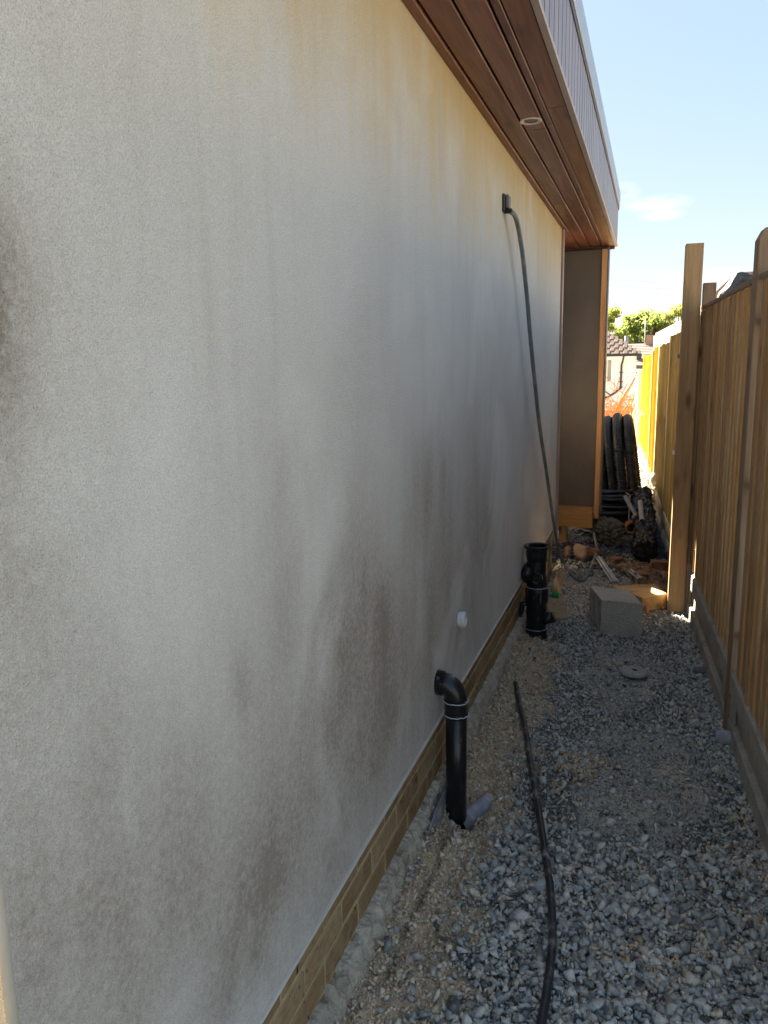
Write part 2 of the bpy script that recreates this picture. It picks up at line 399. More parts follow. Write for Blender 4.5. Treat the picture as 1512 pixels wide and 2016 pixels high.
def np_mesh(name, V, F, mat, smooth=False):
    me = bpy.data.meshes.new(name); k = F.shape[1]
    me.vertices.add(len(V)); me.vertices.foreach_set('co', V.astype(np.float32).ravel())
    me.loops.add(F.size); me.loops.foreach_set('vertex_index', F.astype(np.int32).ravel())
    me.polygons.add(len(F)); me.polygons.foreach_set('loop_start', np.arange(0, F.size, k, dtype=np.int32)); me.polygons.foreach_set('loop_total', np.full(len(F), k, dtype=np.int32))
    if smooth: me.polygons.foreach_set('use_smooth', np.ones(len(F), dtype=bool))
    me.materials.append(mat); me.update(calc_edges=True); me.validate(); return me
def ground_mat():
    m = NT('trodden_ground'); v = m.coords((1, 1, 1), False)
    n1 = m.noise(v, 40, 6, .65); n2 = m.noise(v, 7, 5, .6); ch = m.vor(v, 110)
    soil = m.ramp(n1, [(.25, (.40, .28, .17)), (.5, (.60, .46, .30)), (.72, (.74, .62, .46))])
    soil = m.mix(m.mr(n2, .45, .7, 0, .6), soil, (.44, .30, .19))
    fines = m.ramp(m.noise(v, 85, 6, .7), [(.3, (.26, .26, .24)), (.55, (.46, .45, .415)), (.75, (.62, .60, .54))])
    sand = m.mr(m.noise(v, 4.5, 5, .65), .44, .62, 0, .85)
    fines = m.mix(sand, fines, (.70, .58, .39))
    grit = m.ramp(m.noise(v, 120, 5, .7), [(.3, (.09, .085, .075)), (.6, (.26, .24, .20)), (.8, (.46, .42, .34))])  # dark grit tone, shade of the gaps between stones put into the colour
    fines = m.mix(m.attr('fine'), grit, fines)
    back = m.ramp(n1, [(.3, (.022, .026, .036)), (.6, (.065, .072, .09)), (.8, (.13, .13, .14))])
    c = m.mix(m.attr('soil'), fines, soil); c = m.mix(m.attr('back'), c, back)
    far = m.mix(m.mr(n2, .3, .7), (.34, .27, .18), (.46, .38, .27)); c = m.mix(m.attr('far'), c, far)
    h = m.math('ADD', m.noise(v, 130, 6, .7), m.math('MULTIPLY', ch, .8))
    return m.done(c, .95, m.bump(h, .007), spec=.15)
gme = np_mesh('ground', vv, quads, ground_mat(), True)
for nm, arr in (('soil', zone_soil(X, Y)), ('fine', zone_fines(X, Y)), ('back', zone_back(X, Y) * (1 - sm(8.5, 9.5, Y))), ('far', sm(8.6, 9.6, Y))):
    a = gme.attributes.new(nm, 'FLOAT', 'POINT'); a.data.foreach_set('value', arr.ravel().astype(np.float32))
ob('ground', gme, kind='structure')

# ---- loose stones: convex crushed pieces, joined as real geometry
def rock_variants(n, pts, flat=(1, .84, .70), rough=.24):
    out = []
    for i in range(n):
        bm = bmesh.new()
        for k in range(pts):
            v = Vector((random.gauss(0, 1), random.gauss(0, 1), random.gauss(0, 1))).normalized() * (1 + random.uniform(-rough, rough))
            bm.verts.new((v.x * flat[0], v.y * flat[1], v.z * flat[2]))
        r = bmesh.ops.convex_hull(bm, input=bm.verts[:])
        bmesh.ops.delete(bm, geom=[g for g in set(r['geom_interior']) | set(r['geom_unused']) if isinstance(g, bmesh.types.BMVert)], context='VERTS')
        bmesh.ops.triangulate(bm, faces=bm.faces[:]); bm.verts.index_update()
        out.append((np.array([v.co[:] for v in bm.verts]), np.array([[v.index for v in f.verts] for f in bm.faces]))); bm.free()
    return out
VAR = rock_variants(36, 11); VARS = rock_variants(16, 8)
def stones(name, mat, pos, size, var=VAR, tilt=1.0, kind='stuff', label=None, cat=None, smooth=False, sink=.25):
    n = len(pos); pos = np.asarray(pos); size = np.asarray(size)
    a = rng.random(n) * 2 * np.pi; b = rng.normal(0, .8 * tilt, n); c = rng.normal(0, .8 * tilt, n)
    ca, sa, cb, sb, cc, sc_ = np.cos(a), np.sin(a), np.cos(b), np.sin(b), np.cos(c), np.sin(c)
    R = np.empty((n, 3, 3))
    R[:, 0, 0] = ca * cb; R[:, 0, 1] = ca * sb * sc_ - sa * cc; R[:, 0, 2] = ca * sb * cc + sa * sc_
    R[:, 1, 0] = sa * cb; R[:, 1, 1] = sa * sb * sc_ + ca * cc; R[:, 1, 2] = sa * sb * cc - ca * sc_
    R[:, 2, 0] = -sb; R[:, 2, 1] = cb * sc_; R[:, 2, 2] = cb * cc
    st = rng.uniform(.7, 1.35, (n, 3)); st[:, 2] *= .85
    vi = rng.integers(0, len(var), n); Vs = []; Fs = []; o = 0
    for k, (V, F) in enumerate(var):
        s = np.where(vi == k)[0]
        if len(s) == 0: continue
        W = V[None] * st[s][:, None, :] * (size[s] / 2)[:, None, None]
        W = np.einsum('nij,nvj->nvi', R[s], W) + pos[s][:, None, :] + np.array([0, 0, 1])[None, None] * (size[s] * (.5 - sink) * .6)[:, None, None]
        Fo = F[None] + (np.arange(len(s)) * len(V))[:, None, None] + o
        Vs.append(W.reshape(-1, 3)); Fs.append(Fo.reshape(-1, 3)); o += len(s) * len(V)
    me = np_mesh(name, np.concatenate(Vs), np.concatenate(Fs), mat, smooth)
    ob_ = ob(name, me)
    if kind: ob_['kind'] = kind
    if label: ob_['label'] = label
    if cat: ob_['category'] = cat
    return ob_
def stone_mat(name, stops, dust, dust_amt):
    m = NT(name); v = m.coords((1, 1, 1), False)
    c = m.ramp(m.island(), stops)
    c = m.mix(m.mr(m.noise(v, 110, 4, .65), .45, .7, 0, .55), c, (.17, .18, .19))
    c = m.mix(m.mr(m.noise(v, 32, 5, .65), .48, .68, 0, dust_amt), c, dust)
    return m.done(c, .82, m.bump(m.noise(v, 240, 4, .65), .0022), spec=.35)
M_st_grey = stone_mat('crushed_grey_stone', [(0, (.08, .082, .08)), (.18, (.22, .228, .22)), (.40, (.50, .51, .485)), (.58, (.31, .32, .31)), (.78, (.62, .62, .585)), (.94, (.72, .70, .63)), (1, (.72, .60, .42))], (.74, .64, .48), .72)
M_st_soil = stone_mat('soil_clods', [(0, (.38, .26, .16)), (.4, (.62, .47, .31)), (.75, (.74, .61, .44)), (1, (.80, .72, .58))], (.70, .55, .37), .5)
M_st_beige = stone_mat('beige_gravel', [(0, (.32, .27, .20)), (.4, (.52, .45, .35)), (.8, (.66, .60, .49)), (1, (.40, .41, .41))], (.52, .45, .34), .5)
M_st_orange = stone_mat('orange_rubble', [(0, (.26, .14, .07)), (.5, (.40, .24, .12)), (1, (.50, .35, .20))], (.46, .33, .20), .4)
M_st_dark = stone_mat('dark_chippings', [(0, (.08, .085, .10)), (.5, (.16, .17, .20)), (.9, (.28, .29, .32)), (1, (.42, .42, .42))], (.16, .15, .14), .3)
M_st_white = stone_mat('pale_rubble', [(0, (.50, .44, .36)), (.5, (.66, .60, .52)), (1, (.75, .70, .62))], (.6, .5, .4), .3)
def scatter(n, x0, x1, y0, y1, wf, k=4):
    P = np.empty((0, 2))
    while len(P) < n and k > 0:
        x = rng.uniform(x0, x1, n * 3); y = rng.uniform(y0, y1, n * 3); keep = rng.random(n * 3) < np.clip(wf(x, y), 0, 1)
        P = np.concatenate([P, np.stack([x[keep], y[keep]], 1)]); k -= 1
    P = P[:n]; x, y = P[:, 0], P[:, 1]
    return x, y, height(x, y)
def fence_x(y): return .582 - .0569 * y
inal = lambda x, y: (x < fence_x(y) + .0) * (x > -.665)
# coarse grey stone in the near half and along the fence
def w_coarse(x, y):
    s = zone_soil(x, y); f = zone_fines(x, y)
    near = np.where(y < 2.55, 1.0, .45 + .55 * sm(.17, .30, x))
    return (1 - s * .93) * (1 - f * .66) * near * inal(x, y) * (1 - sm(4.7, 5.2, y))
x, y, z = scatter(15500, -.66, .50, 1.25, 3.2, w_coarse)
sz = rng.lognormal(math.log(.0178), .44, len(x)); sz = np.clip(sz, .006, .052) * np.where(y > 2.6, .8, 1)
stones('coarse_gravel', M_st_grey, np.stack([x, y, z + rng.random(len(x)) * .006], 1), sz, label='coarse blue grey crushed stone covering the near half of the passage', cat='gravel')
x, y, z = scatter(11000, -.60, .45, 3.1, 5.3, w_coarse)
sz = np.clip(rng.lognormal(math.log(.0155), .33, len(x)), .007, .036)
stones('middle_gravel', M_st_grey, np.stack([x, y, z + rng.random(len(x)) * .004], 1), sz, label='finer blue grey crushed stone around the concrete block and the fence foot', cat='gravel')
x, y, z = scatter(17000, -.6, .45, 1.6, 5.2, lambda x, y: (zone_fines(x, y) * .9 + .15) * inal(x, y))
stones('stone_fines', M_st_grey, np.stack([x, y, z], 1), np.clip(rng.lognormal(math.log(.0078), .42, len(x)), .003, .018), VARS, label='small grey chips trodden into the middle of the passage', cat='stone chips', sink=.45)
# clods and crumbs of soil beside the wall
x, y, z = scatter(22000, -.66, -.2, 1.25, 5.0, lambda x, y: (zone_soil(x, y) + .03) * inal(x, y))
sz = np.clip(rng.lognormal(math.log(.0085), .5, len(x)), .003, .034)
stones('soil_crumbs', M_st_soil, np.stack([x, y, z], 1), sz, label='beige crumbling soil and mortar clods beside the brick plinth', cat='soil', sink=.5)
x, y, z = scatter(1300, -.635, -.60, 1.25, 4.3, lambda x, y: .6 + 0 * x)
stones('mortar_crumbs', M_st_soil, np.stack([x, y, z + np.clip((-.60 - x) / .04, 0, 1) * .03], 1), np.clip(rng.lognormal(math.log(.008), .5, len(x)), .003, .022), label='crumbs of pale mortar and grit along the foot of the brick plinth', cat='mortar')
x, y, z = scatter(3200, -.3, .45, 1.3, 3.2, lambda x, y: sm(.52, .66, fbm(x, y, 5, 3, 33)) * inal(x, y))
stones('sandy_clods', M_st_soil, np.stack([x, y, z + .006], 1), np.clip(rng.lognormal(math.log(.013), .4, len(x)), .005, .03), label='sandy beige clods lodged in the grey stone', cat='soil')
# beige gravel behind the soil stack, orange rubble, dark chippings
x, y, z = scatter(6500, -.66, .02, 4.75, 6.35, lambda x, y: inal(x, y) * (1 - zone_back(x, y) * .9) * (x < .0 - .25 * sm(5.6, 6.2, y)))
stones('beige_gravel', M_st_beige, np.stack([x, y, z + rng.random(len(x)) * .012], 1), np.clip(rng.lognormal(math.log(.020), .3, len(x)), .009, .04), label='beige gravel between the soil stack and the dark chippings', cat='gravel')
x, y, z = scatter(2300, -.42, .27, 5.2, 6.5, lambda x, y: inal(x, y) * sm(-.16, .0, x + .35 * (y - 5.9)) * (1 - sm(6.2, 6.5, y)))
stones('brick_rubble', M_st_orange, np.stack([x, y, z + rng.random(len(x)) * .02], 1), np.clip(rng.lognormal(math.log(.023), .4, len(x)), .01, .06), label='orange brown brick rubble behind the short sleeper', cat='rubble')
x, y, z = scatter(8000, -1.1, .2, 6.0, 8.2, lambda x, y: zone_back(x, y) * (x < fence_x(y)))
stones('dark_chippings', M_st_dark, np.stack([x, y, z], 1), np.clip(rng.lognormal(math.log(.015), .35, len(x)), .007, .035), VARS, label='dark slate chippings heaped below the timber clad bay', cat='chippings')
x, y, z = scatter(1100, -.25, .20, 8.6, 13.0, lambda x, y: np.exp(-((x - fence_x(y) + .10) / .09) ** 2))
stones('pale_rubble', M_st_white, np.stack([x, y, z + .05 + rng.random(len(x)) * .28 * np.exp(-((x - fence_x(y) + .02) / .06) ** 2)], 1), np.clip(rng.lognormal(math.log(.05), .35, len(x)), .02, .12), label='sunlit white rubble piled along the foot of the yellow fence', cat='rubble')

# ================================================================== HOUSE
H = thing('house', 'single storey house side with stained cream render, brick plinth and brown timber roof overhang', 'house')
YC0, YC1, XW = .598, 6.0, -.66
# rendered wall with a dirt map
ys = np.linspace(YC0, YC1, 260); zs = np.linspace(.375, 2.55, 110)
YY, ZZ = np.meshgrid(ys, zs, indexing='ij')
V = [(XW, a, b) for a, b in zip(YY.ravel(), ZZ.ravel())]
n2 = len(zs); F = [(i * n2 + j, (i + 1) * n2 + j, (i + 1) * n2 + j + 1, i * n2 + j + 1) for i in range(len(ys) - 1) for j in range(n2 - 1)]
wme = mesh('render_wall', V, F, M_render)
dirt = .10 + .18 * sm(.40, .70, fbm(YY, ZZ, 2.6, 4, 44)) * sm(2.2, 1.5, ZZ) + .55 * sm(1.6, .7, ZZ) * 1.0 * (1 - .85 * sm(2.6, 4.0, YY)) * (.6 + .8 * fbm(YY, ZZ, 1.6, 3, 40))
for (y0, z0, a, b, k) in [(.66, 1.52, .035, .17, 2.0), (.69, 1.66, .05, .12, 1.0), (3.13, 1.10, .16, .24, .55), (3.36, .88, .14, .20, .45), (2.42, 1.18, .13, .12, .75), (1.85, .98, .12, .30, .6),
                           (1.92, .66, .09, .16, .6), (1.70, .86, .10, .30, .6), (1.49, .68, .10, .22, .65), (1.15, 1.05, .02, .05, 1.0), (1.21, .62, .06, .12, .75), (.65, .95, .025, .14, .95),
                           (1.10, .53, .06, .10, .7), (2.62, .74, .2, .14, .65), (.93, .85, .08, .12, .5), (3.9, 1.0, .12, .4, .15), (2.1, 1.0, .45, .30, .2), (3.0, .85, .45, .25, .35), (1.6, .75, .25, .25, .35), (.85, .75, .15, .2, .3), (3.0, 1.6, .1, .2, .25), (2.2, .6, .1, .12, .8), (1.35, 1.25, .06, .12, .35), (.80, 1.02, .03, .10, .4), (.74, .90, .03, .08, .5)]:
    wob = (fbm(YY, ZZ, 4, 4, 50) - .5) * 1.6
    dirt = dirt + .62 * k * np.exp(-(((YY - y0) / (a * 1.7)) ** 2 + ((ZZ - z0) / (b * 1.35)) ** 2) + wob * .9) * (.8 + .4 * fbm(YY, ZZ * .3, 12, 2, 60))
at = wme.attributes.new('dirt', 'FLOAT', 'POINT'); at.data.foreach_set('value', np.clip(dirt * .62, 0, 1.2).ravel().astype(np.float32))
ob('render_wall', wme, H)
span('wall_core', H, M_mortar, -5.0, -.672, YC0 + .03, YC1 - .02, .376, 2.5, 0)
span('footing', H, M_mortar, -5.0, -.725, YC0 + .03, YC1 - .02, -.1, .375, 0)
span('beam_stop', H, M_render_clean, -.89, -.80, 6.49, 7.05, 0, 2.525, .003)  # unseen wall added to narrow the sunbeam past the wall end
span('end_wall', H, M_render_clean, -5.0, -.668, YC0 - .004, YC0 + .024, .375, 2.55, 0)
span('rear_wall', H, M_render_clean, -5.0, -.672, YC1 - .02, YC1 + .004, .375, 2.55, 0)
ob('corner_bead', tube('corner_bead', [(-.664, YC0 + .001, .372), (-.664, YC0 + .001, 2.54)], .0065, M_bead, 10), H)
span('stop_bead', H, M_bead, -.672, -.653, YC0 - .006, YC1, .366, .3745, .001)
# brick plinth
pl = span('plinth', H, M_mortar, -.72, -.679, YC0 - .001, YC1 - .001, -.08, .365, 0)
bk = [box('brick', .04, .215, .066, M_brick, .004) for _ in range(4)]
for me in bk:
    for v in me.vertices: v.co.x += random.uniform(-.0012, .0012); v.co.z += random.uniform(-.0015, .0015); v.co.y += random.uniform(-.002, .002)
hb = box('brick', .04, .102, .066, M_brick, .004)
pc = pl.location
for c in range(6):
    z = .366 - .004 - .033 - .0765 * c; y = YC0 + .006
    if c % 2:
        ob('brick', hb, pl, (-.6955 - pc.x, y + .051 - pc.y, z - pc.z)); y += .112
    while y + .215 < YC1 + .005:
        ob('brick', random.choice(bk), pl, (-.6955 - pc.x + random.uniform(-.0012, .0012), y + .1075 - pc.y, z - pc.z)); y += .225
# black end bricks of the return are hidden; wall corner trim
span('corner_trim', H, M_trim, -.69, -.645, 6.006, 6.075, .30, 2.525, .003)
span('low_beam_stop', H, M_render_clean, -.89, -.80, 6.08, 6.487, 0, 1.08, .003)  # unseen low block added to cut off the lower part of the sunbeam
# roof deck
span('roof_deck', H, M_black, -5.0, -.345, -.2, 7.12, 2.565, 2.93, 0)
YR0, YR1 = -.2, 7.10
# soffit boards
zb = 2.53
def sboard(x0, x1, y0, y1, mat=M_soffit, dz=0.0):
    me = box('soffit_board', x1 - x0, y1 - y0, .018, mat, .0025)
    ob('soffit_board', me, H, ((x0 + x1) / 2, (y0 + y1) / 2, zb + .009 + dz))
sboard(-.659, -.628, YR0, YR1, dz=-.006)
sboard(-.622, -.543, YR0, 5.1); sboard(-.622, -.543, 5.103, YR1)
sboard(-.535, -.455, YR0, 3.471); sboard(-.535, -.455, 3.474, YR1)
sboard(-.447, -.4225, YR0, 3.42, dz=-.001); sboard(-.447, -.4225, 3.423, YR1, dz=.0005)
sboard(-.4185, -.347, YR0, 3.209, dz=-.0015); sboard(-.4185, -.347, 3.212, YR1, M_soffit_warm, -.001)
for k in range(6): sboard(-.659 - .087 * (k + 1) + .004, -.659 - .087 * k - .001, 6.04, YR1)
span('soffit_end_trim', H, M_soffit, -1.2, -.345, YR1 + .001, YR1 + .02, 2.505, 2.56, .003)
# fascia: narrow upright boards with dark grooves
span('fascia_back', H, M_black, -.345, -.337, YR0, YR1 + .02, 2.545, 2.83, 0)
fb = box('fascia_board', .012, .0990, .272, M_fascia, .003)
y = YR0 + .055
while y < YR1 + .0:
    ob('fascia_board', fb, H, (-.331, y, 2.674)); y += .1085
span('fascia_edge', H, M_edge, -.345, -.322, YR0, YR1 + .022, 2.524, 2.537, .002)
span('drip_gap', H, M_black, -.336, -.320, YR0, YR1 + .03, 2.812, 2.835, .002)
span('roof_edge_trim', H, M_alu, -.42, -.316, YR0, YR1 + .04, 2.838, 2.95, .003)
span('end_fascia', H, M_fascia, -5.0, -.345, YR1 + .021, YR1 + .035, 2.54, 2.82, .002)
# screen bay at the end of the overhang
span('cladding_panel', H, M_panel, -.95, -.443, 7.055, 7.07, .335, 2.503, .001)
span('bay_upright', H, M_newwood_z, -.441, -.397, 7.028, 7.09, .35, 2.503, .003)
span('bay_side_panel', H, M_grey_metal, -.396, -.385, 7.04, 7.20, .26, 2.52, .002)
span('bay_sill', H, M_newwood, -.95, -.447, 6.94, 7.10, .158, .30, .004)
span('bay_sill_cap', H, M_newwood, -.95, -.449, 6.99, 7.054, .301, .333, .003)
span('upright_foot', H, M_newwood_z, -.443, -.399, 6.99, 7.06, .235, .349, .003)
span('bay_post', H, M_newwood_z, -.735, -.665, 7.00, 7.08, -.02, .157, .003)
span('bay_core', H, M_black, -.95, -.40, 7.10, 7.19, .30, 2.52, 0)
# downlight
dl = ob('downlight', lathe('downlight', [(.018, .001), (.030, -.002), (.040, -.007), (.043, -.004), (.043, .002)], plain('white_rim', (.62, .60, .57), .4), 32), H, (-.497, 3.345, zb + .0015))
ob('lamp_lens', lathe('lamp_lens', [(.0, .004), (.012, .003), (.022, .001), (.026, -.001)], plain('lamp_glass', (.10, .10, .10), .1), 24), dl, (0, 0, -.0025))

# ---- mortar haunch along the plinth
nyh = 900; nr_ = 16
YH = np.linspace(.8, 4.9, nyh)[:, None]; TH = np.linspace(0, 1, nr_)[None, :]
wid = .034 + .018 * (fbm(YH, YH * 0, 5, 3, 70) - .3) * 2; top_ = .140 + .045 * (fbm(YH, YH * 0 + 4, 3, 3, 71) - .5)
xx = -.679 + .012 + wid * TH; zz_ = top_ * (1 - TH ** 2.2) + .0
rough_ = (fbm(YH + 0 * TH, TH * .08 + 0 * YH, 40, 4, 73, .65) - .5) * .045
xx = xx + rough_ * .8 * (TH > .05); zz_ = zz_ + rough_ - .02 * TH
xx[:, 0] = -.680; zz_[:, -1] = -.03
V = np.stack([xx, YH + 0 * TH, zz_], 2).reshape(-1, 3).tolist()
F = [(i * nr_ + j, i * nr_ + j + 1, (i + 1) * nr_ + j + 1, (i + 1) * nr_ + j) for i in range(nyh - 1) for j in range(nr_ - 1)]
o = ob('mortar_haunch', mesh('mortar_haunch', V, F, M_haunch, True)); o['kind'] = 'structure'

# ================================================================== pipes beside the wall
# near downpipe with bend
b0 = (-.593, 2.48, -.04)
D = thing('drain_downpipe', 'black plastic downpipe with a bend, coming out of the render near the ground', 'pipe', b0)
ob('pipe', tube('pipe', [(0, 0, 0), (0, 0, .24), (0, 0, .48)], .0365, M_pvc, 28), D)
ob('collar', lathe('collar', [(.0365, .445), (.0425, .445), (.0435, .449), (.0425, .453), (.0405, .455), (.0405, .493), (.0425, .495), (.0435, .499), (.0425, .503), (.037, .505)], M_pvc, 32), D)
el = []
for i in range(11):
    a = i / 10 * math.radians(82); el.append((-.045 + .045 * math.cos(a), .0, .50 + .055 * math.sin(a)))
el += [(-.062, 0, .557)]
ob('bend', tube('bend', el, .0385, M_pvc, 28), D)
ob('bend_collar', tube('bend_collar', [(-.045, 0, .5555), (-.0475, 0, .5556), (-.072, 0, .559)], .0425, M_pvc, 28), D)
for zz in (.451, .5):
    V, F = tube_vf([((.0425) * math.cos(t), (.0425) * math.sin(t), zz + random.uniform(-.0015, .0015)) for t in np.linspace(0, 2 * math.pi, 40, endpoint=False)], .0016, 6, True)
    ob('sealant_ring', mesh('sealant_ring', V, F, M_white, True), D)
# grey pipe in the ground beside it
P_ = thing('buried_grey_pipe', 'short grey plastic pipe half buried in soil beside the foot of the near black downpipe', 'pipe', (-.57, 2.50, -.020))
ob('pipe', lathe('pipe', [(.027, .0), (.030, .0), (.030, .15), (.027, .15), (.027, 0)], M_grey_pvc, 28), P_, (0, 0, .012), (math.radians(-82), 0, math.radians(-26)))
ob('torn_end', lathe('torn_end', [(.0345, -.03), (.037, -.01), (.0355, .012), (.0345, .012)], M_pvc_dusty, 18), P_, (0, 0, .012), (math.radians(-82), 0, math.radians(-26)))
V = [(-.640, 1.86, .03), (-.640, 2.46, .02), (-.640, 2.46, .125), (-.640, 2.35, .115), (-.640, 2.1, .06), (-.640, 1.9, .045)]
V2 = [(a - .006, b, c) for a, b, c in V]
mm = mesh('membrane', V + V2, [(0, 1, 2, 3, 4, 5), (11, 10, 9, 8, 7, 6)] + [(i, (i + 6), (i + 1) % 6 + 6, (i + 1) % 6) for i in range(6)], M_grey_pvc)
t = thing('membrane_strip', 'strip of grey plastic membrane standing against the mortar behind the near downpipe', 'plastic strip', (.012, 0, 0), me=mm)
# white waste pipe stub
W_ = thing('waste_pipe_stub', 'short white plastic pipe stub sticking out of the stained render', 'pipe', (-.66, 2.80, .642))
ob('pipe', lathe('pipe', [(.0290, -.004), (.0290, .026), (.0270, .028), (.0235, .026), (.0235, -.004)], M_white, 28), W_, (0, 0, 0), (0, math.radians(90), 0))
ob('joint_ring', lathe('joint_ring', [(.0295, .014), (.0315, .015), (.0315, .024), (.0295, .026)], M_white, 28), W_, (0, 0, 0), (0, math.radians(90), 0))
ob('mortar_smear', mesh('mortar_smear', [(0.0012, .036 * math.cos(a) * (1 + .12 * math.sin(3 * a)), .038 * math.sin(a) + .003) for a in np.linspace(0, 6.28, 22)], [tuple(range(22))], M_haunch), W_)
# cable hose from the wall box
bx = (-.66, 3.665, 2.285)
Hs = thing('service_hose', 'long grey hose hanging from a small black wall box and looping on the gravel', 'hose', bx)
span('wall_box', Hs, plain('black_box', (.03, .03, .033), .45), 0, .012, -.037, .037, -.035, .040, .003)
span('box_hood', Hs, plain('grey_hood', (.14, .14, .145), .5), .012, .028, -.026, .030, -.018, .037, .004)
span('gland', Hs, M_black, .012, .040, -.012, .020, -.038, -.020, .003)
hp = [(-.635, 3.665, 2.256), (-.618, 3.70, 2.245), (-.612, 3.768, 2.210), (-.61, 3.885, 2.118), (-.61, 3.985, 2.012), (-.61, 4.098, 1.874), (-.61, 4.20, 1.727), (-.61, 4.445, 1.43), (-.612, 4.69, 1.184), (-.615, 5.045, .898), (-.618, 5.54, .47), (-.612, 5.86, .20), (-.59, 6.02, .07), (-.540, 5.93, .022), (-.49, 5.80, .020), (-.435, 5.70, .022), (-.405, 5.80, .024), (-.392, 6.05, .026), (-.385, 6.30, .030), (-.378, 6.60, .05), (-.40, 6.80, .06), (-.44, 7.12, .10)]
hp = [tuple(Vector(p) - Vector(bx)) for p in hp]
ob('hose', tube('hose', spline(hp, 7), lambda t: .0108, M_hose, 12), Hs)
# soil stack with branches
sb_ = (-.578, 4.40, -.03)
K = thing('soil_stack', 'open topped black soil pipe junction with branch sockets standing by the plinth', 'pipe', sb_)
ob('socket_rim', lathe('socket_rim', [(.055, .50), (.055, .600), (.060, .604), (.0745, .604), (.077, .600), (.076, .590), (.066, .582), (.064, .55), (.062, .52), (.058, .515)], M_pvc, 40), K)
ob('upper_body', lathe('upper_body', [(.056, .355), (.058, .36), (.0585, .52), (.056, .54)], M_pvc, 40), K)
ob('middle_collar', lathe('middle_collar', [(.056, .27), (.063, .272), (.066, .285), (.064, .30), (.066, .315), (.0665, .345), (.064, .362), (.058, .366)], M_pvc, 40), K)
ob('lower_body', lathe('lower_body', [(.055, .0), (.055, .11), (.057, .12), (.057, .275)], M_pvc, 40), K)
ob('base_socket', lathe('base_socket', [(.066, .0), (.066, .055), (.068, .062), (.063, .070), (.062, .105), (.064, .110), (.062, .116), (.056, .118)], M_pvc, 40), K)
ob('branch_socket', tube('branch_socket', [(-.03, -.015, .42), (-.055, -.02, .445), (-.082, -.025, .468)], .050, M_pvc, 26), K)
ob('branch_boss', lathe('branch_boss', [(.0, .004), (.024, .004), (.030, .010), (.034, .008), (.036, -.006)], M_pvc, 26), K, (.004, -.055, .425), (math.radians(90), 0, 0))
ob('side_socket', tube('side_socket', [(.03, -.01, .165), (.07, -.014, .185), (.098, -.016, .195)], .034, M_pvc, 24), K)
ob('side_lug', tube('side_lug', [(-.045, -.01, .26), (-.078, -.012, .255), (-.088, -.012, .20)], .016, M_pvc, 16), K)
ob('clamp_strap', tube('clamp_strap', [(-.088, -.012, .205), (-.090, -.012, .12), (-.085, -.012, .05)], .010, M_pvc, 12), K)
for zz, rr in ((.363, .0645), (.115, .0640), (.060, .0685), (.275, .0640)):
    V, F = tube_vf([(rr * math.cos(t), rr * math.sin(t), zz + random.uniform(-.001, .001)) for t in np.linspace(0, 2 * math.pi, 48, endpoint=False)], .0012, 6, True)
    ob('sealant_ring', mesh('sealant_ring', V, F, M_white if zz != .275 else M_pvc, True), K)
ob('nozzle', tube('nozzle', [(.055, .0, .325), (.085, -.003, .320)], .013, M_pvc_dusty, 16), K)
ob('green_cap', lathe('green_cap', [(.0, .0)] + [(.0185 - .0022 * (i % 2), .002 + i * .0042) for i in range(10)] + [(.016, .043), (.0, .043)], M_green, 24), K, (.083, -.003, .320), (0, math.radians(92), 0))

# ================================================================== ground hose
gp = [(-.188, 1.30), (-.187, 1.45), (-.189, 1.60), (-.188, 1.755), (-.192, 1.897), (-.203, 2.014), (-.231, 2.188), (-.275, 2.387), (-.334, 2.654), (-.384, 2.864), (-.453, 3.176), (-.524, 3.444), (-.566, 3.62), (-.588, 3.70)]
pts = []
for i, (a, b) in enumerate(gp):
    zc = .027 if i < len(gp) - 2 else (.016 if i == len(gp) - 2 else -.015)
    pts.append((a, b, zc + max(0, float(height(np.array(a), np.array(b)))) ))
t = thing('ground_hose', 'dusty black hose lying along the passage between the soil and the gravel', 'hose')
ob('hose', tube('hose', spline(pts, 8), .0120, M_cable, 14), t)

# ================================================================== concrete block, sleeper, discs
def prism(name, quad, z0, z1, mat, bev=.004):
    bm = bmesh.new(); vs = [bm.verts.new((a, b, z0)) for a, b in quad]; f = bm.faces.new(vs)
    r = bmesh.ops.extrude_face_region(bm, geom=[f]); 
    for v in [g for g in r['geom'] if isinstance(g, bmesh.types.BMVert)]: v.co.z = z1
    bmesh.ops.recalc_face_normals(bm, faces=bm.faces[:]); bmesh.ops.bevel(bm, geom=bm.edges[:], offset=bev, segments=1, affect='EDGES')
    return bmm(name, bm, mat)
# hollow block: near right corner A, width u to the right, depth v back to the left, hollows open on the left face
A = Vector((-.228, 4.605, 0)); U = Vector((.230, -.022, 0)); Vd = Vector((-.088, .285, 0))
ul = U.length; vl = Vd.length; un = U.normalized(); vn_ = Vd.normalized()
B = thing('concrete_block', 'grey hollow concrete block standing on the gravel in front of the short sleeper', 'block', tuple(A))
def bpart(a0, a1, b0, b1, z0, z1):
    q = [un * a0 + vn_ * b0, un * a1 + vn_ * b0, un * a1 + vn_ * b1, un * a0 + vn_ * b1]
    return [(p.x, p.y) for p in q], z0, z1
bm = bmesh.new()
def addprism(q, z0, z1):
    lo = [bm.verts.new((a, b, z0)) for a, b in q]; hi = [bm.verts.new((a, b, z1)) for a, b in q]
    fs = [bm.faces.new(lo[::-1]), bm.faces.new(hi)]
    for i in range(4): fs.append(bm.faces.new((lo[i], lo[(i + 1) % 4], hi[(i + 1) % 4], hi[i])))
